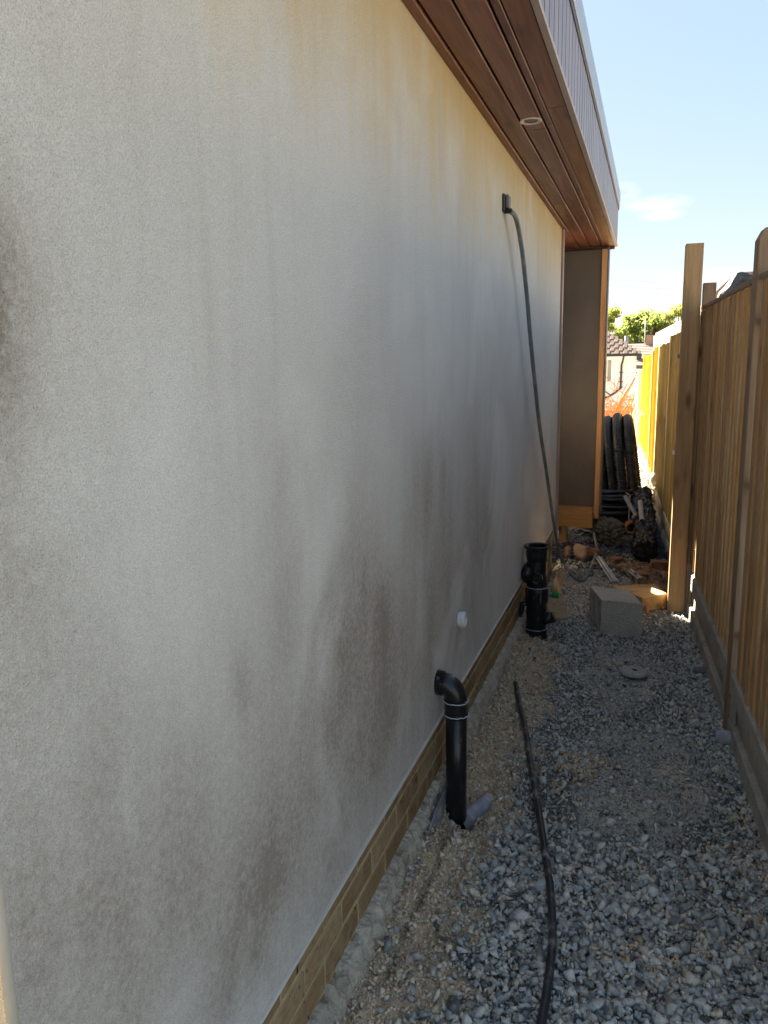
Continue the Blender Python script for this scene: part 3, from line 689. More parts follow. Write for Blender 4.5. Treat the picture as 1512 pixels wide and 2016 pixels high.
# solid remainder and the shell round the two hollows (butted end to end)
dp = .14; th = .034; e = .0
addprism(bpart(dp, ul, 0, vl, 0, .218)[0], .0, .218)
addprism(bpart(0, dp, 0, vl, 0, th)[0], .0, th)
addprism(bpart(0, dp, 0, vl, 0, th)[0], .218 - th, .218)
for b0_, b1_ in ((0, th), (vl / 2 - th / 2, vl / 2 + th / 2), (vl - th, vl)): addprism(bpart(0, dp, b0_, b1_, 0, 0)[0], th, .218 - th)
bmesh.ops.remove_doubles(bm, verts=bm.verts[:], dist=.0005)
bmesh.ops.subdivide_edges(bm, edges=bm.edges[:], cuts=4, use_grid_fill=True)
from mathutils import noise as mn
for v in bm.verts:
    cc = v.co.copy(); k_ = mn.noise(cc * 38) * .0022 + mn.noise(cc * 90) * .0012
    ctr = (un * ul + vn_ * vl) / 2 + Vector((0, 0, .109)); v.co += (cc - ctr).normalized() * k_
    edge_ = sum((cc.z > .2165 or cc.z < .0015, abs(cc.dot(un) - ul) < .012 or abs(cc.dot(un)) < .012, abs((cc - un * cc.dot(un)).length - vl) < .012))
    if edge_ >= 2: v.co -= (cc - ctr).normalized() * (.004 + .006 * max(0, mn.noise(cc * 25)))
ob('block_body', bmm('block_body', bm, M_block), B, (0, 0, .0))
SLQ = [(-.225, 5.307), (-.002, 5.104), (.147, 5.262), (.069, 5.489)]
SLQ = [(-.21, 5.33), (-.004, 5.102), (.149, 5.235), (.075, 5.47)]
t = thing('sleeper_offcut', 'short thick offcut of new orange timber lying between the concrete block and the tall post', 'timber', (0, 0, 0), me=prism('sleeper_offcut', SLQ, .006, .104, wood('sleeper', (.32, .18, .07), (.50, .32, .14), 0, .7, .1)))
Dk = thing('drain_disc', 'flat round grey concrete disc lying on the gravel in front of the concrete block', 'disc', (-.028, 4.02, .012), rot=(math.radians(-3), math.radians(2), 0))
ob('disc', lathe('disc', [(.0, .0), (.066, .0), (.071, .005), (.071, .016), (.067, .021), (.030, .0215), (.0, .021)], plain('disc_concrete', (.40, .385, .345), .9, .2, 40, .002, 90, dirt=(.34, .29, .21)), 36), Dk)
ob('centre_hole', lathe('centre_hole', [(.0, .0218), (.009, .0218), (.012, .0245), (.015, .0225)], M_black, 18), Dk, (.004, .0, 0))
C_ = thing('grey_pipe_offcut', 'short ribbed grey plastic pipe offcut lying against the fence foot', 'pipe offcut', (.318, 3.375, .030), rot=(0, math.radians(90), math.radians(-14)))
ob('ribbed_tube', lathe('ribbed_tube', [(.026, .0), (.031, .0)] + [(.033 - .002 * (i % 2), .004 + i * .0075) for i in range(9)] + [(.027, .068), (.027, .0)], M_grey_pvc, 28), C_)
ob('end_plug', lathe('end_plug', [(.0, .004), (.0265, .004)], M_pvc_dusty, 20), C_)
# perforated white beads
for k, (p0, p1, lab) in enumerate([((-.357, 6.455, .03), (-.194, 5.706, .035), 'long white perforated plaster bead lying on the beige gravel'), ((-.093, 6.04, .04), (-.015, 5.80, .045), 'short white perforated plaster bead beside the sleeper offcut')]):
    p0 = Vector(p0); p1 = Vector(p1); L = (p1 - p0).length; d_ = (p1 - p0).normalized(); sdir = Vector((d_.y, -d_.x, 0)).normalized()
    t = thing('perforated_bead', lab, 'plaster bead', tuple(p0), group='white plaster beads on the gravel')
    V = []; F = []
    for sgn in (-1, 1):
        o0 = len(V); n_ = int(L / .03)
        # rails and rungs leave real slots
        def q(a0, a1, s0, s1):
            i0 = len(V)
            for a, s in ((a0, s0), (a1, s0), (a1, s1), (a0, s1)):
                p = d_ * a + sdir * s * sgn; V.append((p.x, p.y, p.z + .004 - abs(s) * .35))
            for a, s in ((a0, s0), (a1, s0), (a1, s1), (a0, s1)):
                p = d_ * a + sdir * s * sgn; V.append((p.x, p.y, p.z + .0028 - abs(s) * .35))
            F.extend([(i0, i0 + 1, i0 + 2, i0 + 3), (i0 + 7, i0 + 6, i0 + 5, i0 + 4)] + [(i0 + j, i0 + 4 + j, i0 + 4 + (j + 1) % 4, i0 + (j + 1) % 4) for j in range(4)])
        q(0, L, .0, .006); q(0, L, .021, .026)
        for j in range(n_): q(j * L / n_, j * L / n_ + .010, .006, .021)
    ob('bead_wing', mesh('bead_wing', V, F, plain('bead_white', (.78, .78, .80), .4, .05)), t)
    ob('bead_nose', tube('bead_nose', [(0, 0, .006), tuple(p1 - p0 + Vector((0, 0, .006)))], .004, plain('bead_nose', (.72, .72, .75), .35, .05), 8), t)

# ---- single rocks
def rock(name, label, cat, loc, size, mat, sc3=(1, 1, 1), rz=0, seed=0, sub=3, amp=.25, freq=2.2, flat=True, group=None):
    bm = bmesh.new(); bmesh.ops.create_icosphere(bm, subdivisions=sub, radius=.5)
    rs = random.Random(seed); cuts = [Vector((rs.gauss(0, 1), rs.gauss(0, 1), rs.gauss(0, 1))).normalized() for _ in range(9)]
    from mathutils import noise as mn
    for v in bm.verts:
        for c in cuts:
            d = v.co.dot(c)
            if d > .33: v.co -= c * (d - .33) * .9
        nn = mn.fractal(v.co * freq * 2 + Vector((seed, 0, 0)), 1.0, 2.0, 4) * amp * .18
        v.co += v.co.normalized() * nn
        v.co = Vector((v.co.x * sc3[0], v.co.y * sc3[1], v.co.z * sc3[2])) * size
    me = bmm(name, bm, mat, not flat)
    return thing(name, label, cat, loc, rz, group, me)
rock('broken_stone', 'upright pointed buff stone below the bay, left of the bigger one', 'stone', (-.60, 6.42, .055), .13, M_rocks, (.5, .7, 1.15), .3, 3)
rock('broken_stone', 'largest buff sandstone lump below the timber bay', 'stone', (-.50, 6.42, .065), .16, M_rocks, (.85, .8, 1.1), .8, 5)
rock('brick_half', 'dark red half brick standing behind the buff stones', 'brick', (-.40, 6.52, .045), .14, M_brick_red, (.9, .6, .75), .2, 8)
rock('concrete_lump', 'big rough lump of dark concrete under the bay end', 'rubble', (-.34, 7.12, .10), .34, M_lump, (1.0, .7, .72), .2, 12, 5, 1.0, 6, False)
rock('concrete_lump', 'smaller dark rubble heap to the right of the big lump', 'rubble', (-.16, 7.05, .03), .22, M_lump, (1.1, .8, .45), .5, 15, 5, 1.1, 7, False)
rock('blue_stone', 'large smooth blue grey stone beside the black hose', 'stone', (-.355, 2.46, .018), .075, stone_mat('blue_stone', [(0, (.13, .16, .18)), (1, (.13, .16, .18))], (.28, .27, .25), .5), (1.0, .6, .5), .25, 21, 3, .3)
rock('flat_stone', 'green grey flat stone lying by the foot of the fence', 'stone', (.30, 4.15, .02), .09, stone_mat('green_stone', [(0, (.14, .165, .15)), (1, (.14, .165, .15))], (.28, .27, .25), .5), (1, .6, .4), .1, 25, 3, .3)
rock('clay_fragment', 'orange terracotta fragment in front of the white plaster bead', 'pot shard', (-.01, 5.93, .05), .12, M_clay, (1.1, .7, .3), .4, 31)
rock('tile_fragment', 'brown tile fragment at the edge of the dark chippings', 'tile', (-.22, 6.36, .04), .13, M_brick_red, (1.1, .6, .35), -.3, 33)
ob_ = thing('red_brick', 'dark red brick lying in front of the black polythene roll', 'brick', (.115, 6.27, .035), .12, me=box('red_brick', .13, .09, .065, M_brick_red, .004))
# split log beside the stack
bm = bmesh.new(); bmesh.ops.create_cube(bm, size=1); bmesh.ops.scale(bm, vec=(.065, .05, .19), verts=bm.verts); bmesh.ops.subdivide_edges(bm, edges=bm.edges[:], cuts=5, use_grid_fill=True)
for v in bm.verts:
    v.co.x += .012 * math.sin(v.co.z * 22 + v.co.y * 40); v.co.y += .008 * math.sin(v.co.z * 31 + v.co.x * 60); v.co.x *= 1 - .9 * max(0, v.co.z)
thing('split_log', 'pale split piece of firewood standing behind the black soil stack', 'wood', (-.545, 5.15, .125), me=bmm('split_log', bm, M_split), rot=(math.radians(-10), math.radians(8), .3))
bm = bmesh.new(); bmesh.ops.create_cube(bm, size=1); bmesh.ops.scale(bm, vec=(.12, .16, .035), verts=bm.verts); bmesh.ops.bevel(bm, geom=bm.edges[:], offset=.006, segments=2, affect='EDGES')
thing('wood_slice', 'pale slab of wood leaning low behind the black soil stack', 'wood', (-.515, 4.80, .09), me=bmm('wood_slice', bm, M_split), rot=(math.radians(62), 0, .5))
me = box('wood_splinter', .018, .07, .012, M_clay, .002)
thing('wood_splinter', 'small orange splinter standing between the sleeper and the post', 'splinter', (.03, 5.10, .025), me=me, rot=(math.radians(40), 0, .2))
# tiny weed
V = []; F = []
for k in range(46):
    a = random.uniform(0, 6.28); r_ = random.uniform(.01, .045); zz = random.uniform(.005, .04); s_ = random.uniform(.005, .011); i0 = len(V)
    c = Vector((r_ * math.cos(a), r_ * math.sin(a), zz)); t1 = Vector((math.cos(a), math.sin(a), .5)) * s_ * 1.6; t2 = Vector((-math.sin(a), math.cos(a), 0)) * s_ * .6
    V += [c - t1, c + t2, c + t1, c - t2]; F.append((i0, i0 + 1, i0 + 2, i0 + 3))
wd = thing('weed', 'tiny green weed growing by the foot of the soil stack', 'plant', (-.455, 4.42, .01))
ob('leaves', mesh('leaves', V, F, plain('weed_green', (.06, .11, .03), .6, .3)), wd)
ob('stem', tube('stem', [(0, 0, -.01), (.003, .002, .015), (.008, .0, .035)], .0015, plain('weed_stem', (.08, .10, .04), .6), 6), wd)

# ================================================================== FENCES
RZ = math.atan2(.0569, 1)
def on_fence(y, n=0.0, z=0.0):           # n > 0 towards the passage
    return (fence_x(y) - n, y - n * .057, z)
def wedge(wd_, ht, t0, t1, mat, wav=.0):
    h = ht / 2; V = [(-t1, -wd_ / 2, -h), (0, -wd_ / 2, -h), (0, wd_ / 2, -h), (-t0, wd_ / 2, -h), (-t1, -wd_ / 2, h), (0, -wd_ / 2, h), (0, wd_ / 2, h), (-t0, wd_ / 2, h)]
    return mesh('board', V, [(3, 2, 1, 0), (4, 5, 6, 7), (0, 1, 5, 4), (1, 2, 6, 5), (2, 3, 7, 6), (3, 0, 4, 7)], mat)
NAIL = lathe('nail', [(.0, .002), (.003, .0018), (.0042, .0)], plain('nail_steel', (.30, .29, .28), .5, metal=.6), 8)
def panel(y0, y1, z0, z1, mat, label, wdt=.125, pitch=.098, cap=True, rounded=False):
    r = thing('timber_fence', label, 'fence', on_fence(y0), RZ, 'timber fence panels on the right of the passage')
    L = y1 - y0; ms = [wedge(wdt, z1 - z0, .004, .013, mat) for _ in range(2)]; s = wdt / 2
    while s < L - .02:
        o = ob('board', random.choice(ms), r, (random.uniform(-.0015, .0015), s, (z0 + z1) / 2 + random.uniform(-.006, .006)), (0, random.uniform(-.002, .002), 0)); s += pitch
    if wdt < .13:
        q = .06
        while q < L - .02:
            for zz in (z0 + .16, (z0 + z1) / 2, z1 - .15):
                ob('nail', NAIL, r, (-.0115 + random.uniform(-.001, .001), q + random.uniform(-.012, .012), zz + random.uniform(-.012, .012)), (0, math.radians(-90), 0))
            q += pitch
    for zz in (z0 + .16, (z0 + z1) / 2, z1 - .15):
        ob('rail', box('rail', .035, L, .035, mat, .002), r, (.0215, L / 2, zz))
    if cap: ob('capping', box('capping', .045, L, .022, M_post_w, .003), r, (.006, L / 2, z1 + .016))
    return r
def gboard(y0, y1, label, h=.31):
    r = thing('gravel_board', label, 'concrete board', on_fence(y0), RZ, 'concrete gravel boards under the fence')
    prof = [(.03, -.06), (-.020, -.06), (-.020, .085), (-.014, .092), (.001, .098), (.001, .188), (-.014, .196), (-.020, .203), (-.020, .288), (-.006, .306), (.03, .31)]
    prof = [(a, b * h / .31) for a, b in prof]
    L = y1 - y0; V = [(a, s, b) for s in (0, L) for a, b in prof]; n = len(prof)
    F = [(i, (i + 1) % n, (i + 1) % n + n, i + n) for i in range(n)] + [tuple(range(n))[::-1], tuple(range(n, 2 * n))]
    ob('board_body', mesh('board_body', V, F, M_concrete), r)
    for s in (.05, L - .05):
        ob('end_rib', box('end_rib', .014, .09, .10 * h / .31, M_concrete, .004), r, (-.010, s, .143 * h / .31))
    return r
panel(1.62, 3.44, .30, 1.885, M_fence, 'brown feather edge fence panel nearest the viewer at the right edge')
panel(3.56, 5.34, .31, 1.885, M_fence, 'brown feather edge fence panel between the notched post and the tall post')
gboard(1.62, 3.44, 'concrete gravel board under the nearest fence panel')
gboard(3.56, 5.20, 'concrete gravel board between the notched post and the tall post')
# notched timber post between the panels
pr = thing('fence_post', 'weathered brown post with a round knot near its sloping top at the right edge', 'post', on_fence(3.485, .0), RZ)
bm = bmesh.new()
V = [(-.045, -.045), (.05, -.045), (.05, .045), (-.045, .045)]
prf = [(-.024, -.02), (-.024, 2.045), (-.004, 2.085), (.076, 2.085), (.076, -.02)]
vs0 = [bm.verts.new((a, -.045, b)) for a, b in prf]; vs1 = [bm.verts.new((a, .045, b)) for a, b in prf]
bm.faces.new(vs0); bm.faces.new(vs1[::-1])
for i in range(5): bm.faces.new((vs0[i], vs1[i], vs1[(i + 1) % 5], vs0[(i + 1) % 5]))
bmesh.ops.recalc_face_normals(bm, faces=bm.faces[:]); bmesh.ops.bevel(bm, geom=bm.edges[:], offset=.003, segments=1, affect='EDGES')
ob('post_body', bmm('post_body', bm, M_post_w), pr)
ob('knot', lathe('knot', [(.0, .003), (.012, .0025), (.019, .0), (.020, -.001)], plain('knot_wood', (.10, .07, .05), .7, .3), 20), pr, (.026, -.0455, 2.040), (math.radians(90), 0, 0))
# tall post and batten, stub behind
t = thing('tall_post', 'tall square brown timber post standing free in front of the fence beside the sleeper', 'post', (.202, 5.222, 0))
ob('post_body', box('post_body', .100, .100, 2.29, M_post, .003), t, (0, 0, 1.12), (0, 0, math.radians(1)))
ob('bolt', lathe('bolt', [(.0, .006), (.006, .006), (.009, .002), (.009, -.002)], plain('bolt_steel', (.5, .5, .5), .4, metal=.8), 12), t, (.052, -.02, .42), (0, math.radians(90), 0))
ob('bracket', box('bracket', .02, .03, .025, plain('bracket_steel', (.45, .5, .55), .4, metal=.7), .003), t, (-.056, .03, 1.02))
ob('bracket', box('bracket', .02, .03, .025, plain('bracket_steel2', (.15, .16, .2), .4, metal=.7), .003), t, (-.054, .03, 1.615))
thing('fence_batten', 'thin dark batten fixed between the tall post and the fence panel', 'batten', (.268, 5.24, .95), me=box('fence_batten', .018, .03, 1.85, M_post, .002))
thing('rear_post', 'short grey square post showing above the fence behind the tall post', 'post', (.309, 5.42, 1.0), me=box('rear_post', .076, .07, 2.11, M_post_w, .003))
# panels beyond the tall post
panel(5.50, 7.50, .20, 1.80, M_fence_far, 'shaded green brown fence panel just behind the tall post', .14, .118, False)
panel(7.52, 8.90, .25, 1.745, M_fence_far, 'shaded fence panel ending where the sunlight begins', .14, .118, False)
panel(9.00, 10.10, .28, 1.735, M_fence_sunlit, 'sunlit yellow fence panel behind the corrugated pipe coils', .14, .118, False)
panel(10.12, 12.7, .34, 1.655, M_fence_sunlit, 'farthest and lowest sunlit yellow fence panel', .14, .118, False)
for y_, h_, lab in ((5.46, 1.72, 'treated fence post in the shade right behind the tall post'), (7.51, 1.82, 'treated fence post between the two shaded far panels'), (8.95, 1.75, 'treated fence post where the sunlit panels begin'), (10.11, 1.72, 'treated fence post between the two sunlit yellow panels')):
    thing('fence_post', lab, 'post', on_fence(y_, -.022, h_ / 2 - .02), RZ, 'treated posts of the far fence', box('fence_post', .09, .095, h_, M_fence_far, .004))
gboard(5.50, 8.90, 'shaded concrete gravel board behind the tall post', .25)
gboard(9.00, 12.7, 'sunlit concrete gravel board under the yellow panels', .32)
# stake fence beyond
r = thing('stake_fence', 'old pale stake fence with wavy top beyond the yellow panels', 'fence', on_fence(12.8), RZ)
for k in range(30):
    s = .10 + k * .105; h_ = 1.28 + .10 * math.cos(k * .42) + random.uniform(-.02, .02)
    ob('stake', tube('stake', [(0, 0, 0), (random.uniform(-.01, .01), 0, h_ * .5), (0, 0, h_), (0, 0, h_ + .02)], lambda t: .026 if t < .95 else .012, M_pale, 8), r, (random.uniform(-.015, .015), s, -.05))
for zz in (.4, 1.0): ob('rail', box('rail', .03, 3.2, .06, M_pale, .003), r, (.045, 1.6, zz))
ob('end_post', box('end_post', .11, .11, 1.50, M_pale, .02, 2), r, (-.01, 0, .70))
ob('end_post', box('end_post', .10, .10, 1.44, M_pale, .02, 2), r, (0, 3.25, .66))
# bent conduits leaning there
hpm = plain('pale_conduit', (.50, .52, .48), .5, .1)
for k, dx in enumerate((0, .035, .07)):
    t = thing('bent_conduit', ['outermost pale bent conduit leaning on the stake fence', 'middle pale bent conduit leaning on the stake fence', 'inner pale bent conduit nearest the yellow panels'][k], 'conduit', (-.245 + dx, 11.2 + .1 * k, .35), group='bent conduits by the stake fence')
    t.data = None
    ob('conduit_tube', tube('conduit_tube', spline([(0, 0, 0), (.0, 0, .35), (.02, 0, .52 - .04 * k), (.05, .02, .60 - .04 * k), (.09, .04, .58 - .04 * k)], 6), .013, hpm, 10), t)

# ================================================================== coils and bundle behind the bay
CC = thing('corrugated_coil', 'tall coil of black corrugated drainage pipe standing on edge behind the bay', 'pipe coil', (-.30, 8.05, .53))
def ring_pts(R, n, x0, lean): return [(x0 + lean * (math.sin(2 * math.pi * i / n)) , R * math.cos(2 * math.pi * i / n), R * math.sin(2 * math.pi * i / n)) for i in range(n)]
for k, (x0, R_) in enumerate([(-.115, .49), (-.025, .485), (.065, .515), (.158, .50)]):
    n = 520; pts = ring_pts(R_, n, x0, -.075)
    V, F = tube_vf(pts, .049, 12, True, rf=lambda i, k_: 1.0 if i % 4 < 2 else .87)
    ob('coil_loop', mesh('coil_loop', V, F, M_coil, True), CC)
for sgn, zz in ((-1, .24),):
    ob('tie_band', tube('tie_band', [(-.30, -.50, zz), (-.1, -.505, zz + .01), (.16, -.50, zz - .01), (.175, -.44, zz - .02)], .006, M_black, 6), CC)
FC = thing('flat_pipe_coil', 'flat coil of thin black water pipe lying in front of the corrugated coil', 'pipe coil', (-.36, 7.72, 0))
for k in range(17):
    lay = k % 6; rr = .30 - .022 * (k // 6) + random.uniform(-.012, .012)
    ox, oy = random.uniform(-.012, .012), random.uniform(-.02, .02); tl = random.uniform(-.02, .02)
    pts = [(ox + rr * math.cos(a), oy + rr * math.sin(a), .03 + lay * .062 + tl * math.sin(a + k)) for a in np.linspace(0, 2 * math.pi, 60, endpoint=False)]
    V, F = tube_vf(pts, .0155 if k % 4 else .0125, 10, True)
    ob('pipe_loop', mesh('pipe_loop', V, F, [M_coil, plain('poly_pipe', (.03, .03, .034), .3)][k % 2], True), FC)
pl_ = plain('poly_pipe_top', (.085, .085, .09), .32)
for k, (rr, zz) in enumerate([(.315, .385), (.285, .405), (.25, .40), (.215, .415), (.175, .41), (.13, .40), (.325, .33), (.33, .28), (.328, .22)]):
    ox, oy = random.uniform(-.02, .02), random.uniform(-.03, .03)
    V, F = tube_vf([(ox + rr * math.cos(a), oy + rr * math.sin(a), zz + .012 * math.sin(a * 1.0 + k * 1.7)) for a in np.linspace(0, 2 * math.pi, 60, endpoint=False)], .0085, 8, True)
    ob('pipe_loop', mesh('pipe_loop', V, F, pl_, True), FC)
for a in (-1.9, -.9): ob('tie', tube('tie', [(.33 * math.cos(a), .33 * math.sin(a), .02), (.335 * math.cos(a), .335 * math.sin(a), .38), (.24 * math.cos(a), .24 * math.sin(a), .40)], .008, M_blue if a < -1 else M_grey_pvc, 6), FC)
# black polythene roll
from mathutils import noise as mn
BR = thing('polythene_roll', 'long crumpled roll of shiny black polythene lying along the far fence', 'plastic roll', (.0, 6.42, .0))
path = spline([(.0, 0, .09), (.0, .3, .12), (-.015, .65, .20), (-.035, .95, .30), (-.06, 1.15, .36)], 22)
V, F = tube_vf(path, .1, 60, False)
for i, v in enumerate(V):
    wv = v + Vector((0, mn.noise(v * 9) * .04, 0))
    q = mn.fractal(Vector((wv.x * 7, wv.y * 9, wv.z * 7)), 1.0, 2.0, 3); q2 = abs(mn.noise(Vector((wv.x * 9, wv.y * 26, wv.z * 9)))); q3 = abs(mn.noise(Vector((wv.x * 24 + 5, wv.y * 46, wv.z * 24)))); c = path[i // 60] if i // 60 < len(path) else path[-1]
    d = (v - c); V[i] = c + d * (1.02 + .22 * q - .62 * q2 - .22 * q3)
ob('wrapped_film', mesh('wrapped_film', V, F, M_blackpoly, False), BR)
t = thing('clay_drain_pipe', 'orange clay drain pipe with its open end towards the viewer beside the flat coil', 'pipe', (-.125, 7.40, .085), rot=(math.radians(-84), 0, math.radians(4)))
ob('barrel', lathe('barrel', [(.044, .0), (.053, .0), (.058, .006), (.058, .07), (.052, .078), (.050, .5), (.042, .5), (.042, .08), (.044, .0)], M_clay, 32), t)
t = thing('clay_drain_pipe', 'orange clay pipe sloping up beside the black polythene roll', 'pipe', (-.03, 7.02, .10), rot=(math.radians(-68), 0, math.radians(8)))
ob('barrel', lathe('barrel', [(.020, .0), (.026, .0), (.026, .42), (.020, .42), (.02, 0)], M_clay, 24), t)
for k, (lx, ly, lz, a, b, rr, ln_) in enumerate([(-.035, 6.92, .25, -62, 6, .021, .26), (-.085, 7.05, .26, -55, 30, .018, .25)]):
    t = thing('grey_tube', ['pale grey plastic tube resting on the polythene roll', 'grey tube pointing left from the polythene roll to the coil'][k], 'pipe', (lx, ly, lz), rot=(math.radians(a), 0, math.radians(b)))
    ob('barrel', lathe('barrel', [(rr * .8, .0), (rr, .0), (rr, ln_), (rr * .8, ln_), (rr * .8, 0)], M_pvc_dusty if k else M_grey_pvc, 20), t)
t = thing('access_cap', 'round dark hole of a drain cap among the dark chippings', 'drain cap', (-.228, 6.88, .035))
ob('ring', lathe('ring', [(.0, -.004), (.036, -.004), (.040, .006), (.048, .008), (.052, .0)], M_black, 28), t)
# orange netting beyond the coils
V = []; F = []
for k in range(1100):
    cx = random.uniform(-1.25, -.25); cz = abs(random.gauss(0, .28)); cy = 14.6 + random.uniform(-.6, .6)
    if cz > 1.0 - .5 * abs(cx + .8): cz *= .5
    d = Vector((random.gauss(0, 1), random.gauss(0, .6), random.gauss(0, 1))).normalized() * random.uniform(.05, .16); s_ = d.cross(Vector((.2, 1, .1))).normalized() * .006; c = Vector((cx, cy, cz + .30)); i0 = len(V)
    V += [c - d - s_, c - d + s_, c + d + s_, c + d - s_]; F.append((i0, i0 + 1, i0 + 2, i0 + 3))
nt_ = thing('orange_barrier_mesh', 'tangled heap of orange plastic barrier mesh beyond the pipe coils', 'netting')
ob('mesh_strands', mesh('mesh_strands', V, F, plain('orange_plastic', (.50, .17, .05), .6, .4)), nt_, kind='stuff')
ob('twisted_strap', tube('twisted_strap', [(-.60, 15, .70), (-.45, 15, 1.0), (-.30, 15, 1.28)], .028, plain('orange_strap', (.62, .20, .06), .6), 8), nt_)
# unseen outbuilding added so its shade falls on the far fence
ou = thing('blocker', 'added unseen outbuilding behind the house that shades the far fence', 'blocker', (-1.4, 9.05, 0))
span('walls', ou, M_render_clean, -.5, .5, -.95, .95, 0, 3.2, 0); span('roof', ou, M_black, -.56, .56, -1.0, .98, 3.201, 3.3, .01)

# ================================================================== neighbour's shed and roof behind the fence
shed = thing('neighbour_shed', 'pale timber shed wall showing above the far fence', 'shed', (0, 0, 0))
M_pink = wood('pale_cladding', (.42, .30, .22), (.60, .46, .36), 2, .7, .1)
for k in range(40):
    y_ = 7.5 + k * .16
    ob('cladding_board', box('cladding_board', .02, .15, 1.95, M_pink, .003), shed, (fence_x(y_) + .20, y_, .985), (0, 0, RZ))
ob('shed_roof', box('shed_roof', 1.6, 6.4, .05, plain('shed_felt', (.10, .09, .08), .9, .2), .004), shed, (fence_x(10.7) + 1.02, 10.7, 2.03), (0, math.radians(-3), RZ))
# neighbour roof ridge wrapped in dark felt, with tan roof slope behind, seen above the near panel
nr = thing('covered_roof_end', 'dark felt covered rounded roof end poking above the near fence panel', 'roof', (.62, 8.2, 0))
path = [(.24, .0, 2.29), (.13, -.01, 2.325), (.085, -.02, 2.315), (.02, -.02, 2.225), (-.05, -.03, 2.12)]
V, F = tube_vf(spline(path, 6), .05, 14, False)
for i, v in enumerate(V): V[i] = v + Vector((0, 0, 0)) + Vector((mn.noise(v * 13), mn.noise(v * 11 + Vector((5, 0, 0))), mn.noise(v * 12 + Vector((9, 0, 0))))) * .018
ob('felt_roll', mesh('felt_roll', V, F, M_blackbag, False), nr)
V = [(.2, -.04, 2.0), (-.03, -.04, 2.0), (.0, -.04, 2.16), (.09, -.04, 2.29), (.24, -.04, 2.27)]; V2 = [(a, .3, c) for a, b, c in V]
ob('felt_gable', mesh('felt_gable', V + V2, [(0, 1, 2, 3, 4)[::-1], (5, 6, 7, 8, 9)] + [(i, (i + 1) % 5, (i + 1) % 5 + 5, i + 5) for i in range(5)], M_blackbag), nr)
nh = thing('neighbour_roof', 'tan tiled roof slope behind the dark felt covered end', 'roof', (.62, 8.9, 0))
M_tan = plain('tan_tiles', (.45, .25, .15), .8, .2, 20)
V = [(-.18, 0, 2.05), (-.18, 0, 2.13), (.13, 0, 2.44), (.8, 0, 2.44), (.8, 0, 2.05)]; V2 = [(a, 2.0, c) for a, b, c in V]
ob('roof_slope', mesh('roof_slope', V + V2, [(0, 1, 2, 3, 4)[::-1], (5, 6, 7, 8, 9)] + [(i, (i + 1) % 5, (i + 1) % 5 + 5, i + 5) for i in range(5)], M_tan), nh)
ob('roof_body', box('roof_body', .98, 2.0, 2.05, M_render_clean, .0), nh, (.31, 1.0, 1.02))

# ================================================================== far houses
M_hwhite = plain('white_house_render', (.80, .80, .80), .85, .06, 2, dirt=(.5, .45, .4), dirt_amt=.2, dirt_scale=2)
M_tile = plain('clay_roof_tile', (.20, .135, .10), .85, .3, 8)
M_tile2 = plain('brown_roof_tile', (.20, .15, .115), .85, .25, 8)
M_glass = plain('dark_window_glass', (.16, .17, .18), .08, .2, 3)
M_wframe = plain('white_window_frame', (.8, .8, .8), .4, .03)
wh = thing('white_house', 'white rendered house with brown tiled roof and black downpipe beyond the passage', 'house', (-.92, 40, -3.2))
span('wall', wh, M_hwhite, -8.0, 0, 0, 8, 0, 5.03, 0)
gt = plain('black_gutter', (.02, .02, .022), .5)
# window
fr = span('window', wh, M_wframe, -2.2, -.87, -.05, .02, 3.66, 4.90, .01)
ob('pane', box('pane', .50, .012, 1.02, M_glass, 0), fr, (.30, -.036, 0)); ob('pane', box('pane', .50, .012, 1.02, M_glass, 0), fr, (-.30, -.036, 0))
ob('curtain', box('curtain', .26, .008, 1.0, plain('net_curtain', (.55, .55, .52), .9), 0), fr, (.26, -.046, 0))
ob('sill', box('sill', 1.45, .12, .05, M_wframe, .005), fr, (0, -.03, -.66))
V = [(-8.4, -.35, 5.05), (.35, -.35, 5.05), (.35, 8.35, 5.05), (-8.4, 8.35, 5.05), (-4.0, 3.6, 7.9), (-4.0, 4.4, 7.9)]
rf = ob('roof', mesh('roof', V, [(0, 1, 4), (1, 2, 5, 4), (2, 3, 5), (3, 0, 4, 5), (3, 2, 1, 0)], M_tile), wh)
# pantile courses on the two slopes in sight
tl = box('tile', .19, .26, .05, M_tile, .018)
n = 0
for row in range(13):
    t_ = row / 20.0; z_ = 5.09 + (7.9 - 5.05) * t_; y_ = -.35 + (3.6 + .35) * t_; xr = .35 - (4.35) * t_
    for c in range(13):
        x_ = xr - .10 - c * .20
        ob('tile', tl, rf, (x_, y_ + .1, z_ + .03 + .02 * (c % 2)), (math.radians(35.8), math.radians(0), 0)); n += 1
span('gutter', wh, gt, -8.4, .40, -.46, -.36, 4.95, 5.05, .02)
span('soffit', wh, M_wframe, -8.4, .34, -.352, .0, 4.99, 5.03, .0)
dp_ = [(-.42, -.40, 4.95), (-.46, -.25, 4.75), (-.52, -.06, 4.55), (-.52, -.06, 3.6), (-.52, -.06, 3.45), (-.75, -.06, 3.25), (-1.1, -.06, 3.02), (-1.8, -.06, 2.9)]
ob('downpipe', tube('downpipe', dp_, .045, gt, 8), wh)
for zz in (4.2, 3.75, 3.5): ob('pipe_clip', box('pipe_clip', .17, .06, .05, gt, .01), wh, (-.52, -.05, zz))
ob('vent_pipe', tube('vent_pipe', [(-.40, 2.0, 5.3), (-.40, 2.0, 5.95)], .09, plain('lead_grey', (.30, .31, .33), .6), 10), wh)
ob('ridge_aerial', tube('ridge_aerial', [(-1.35, -.1, 3.4), (-1.0, -.3, 3.15)], .03, gt, 6), wh)
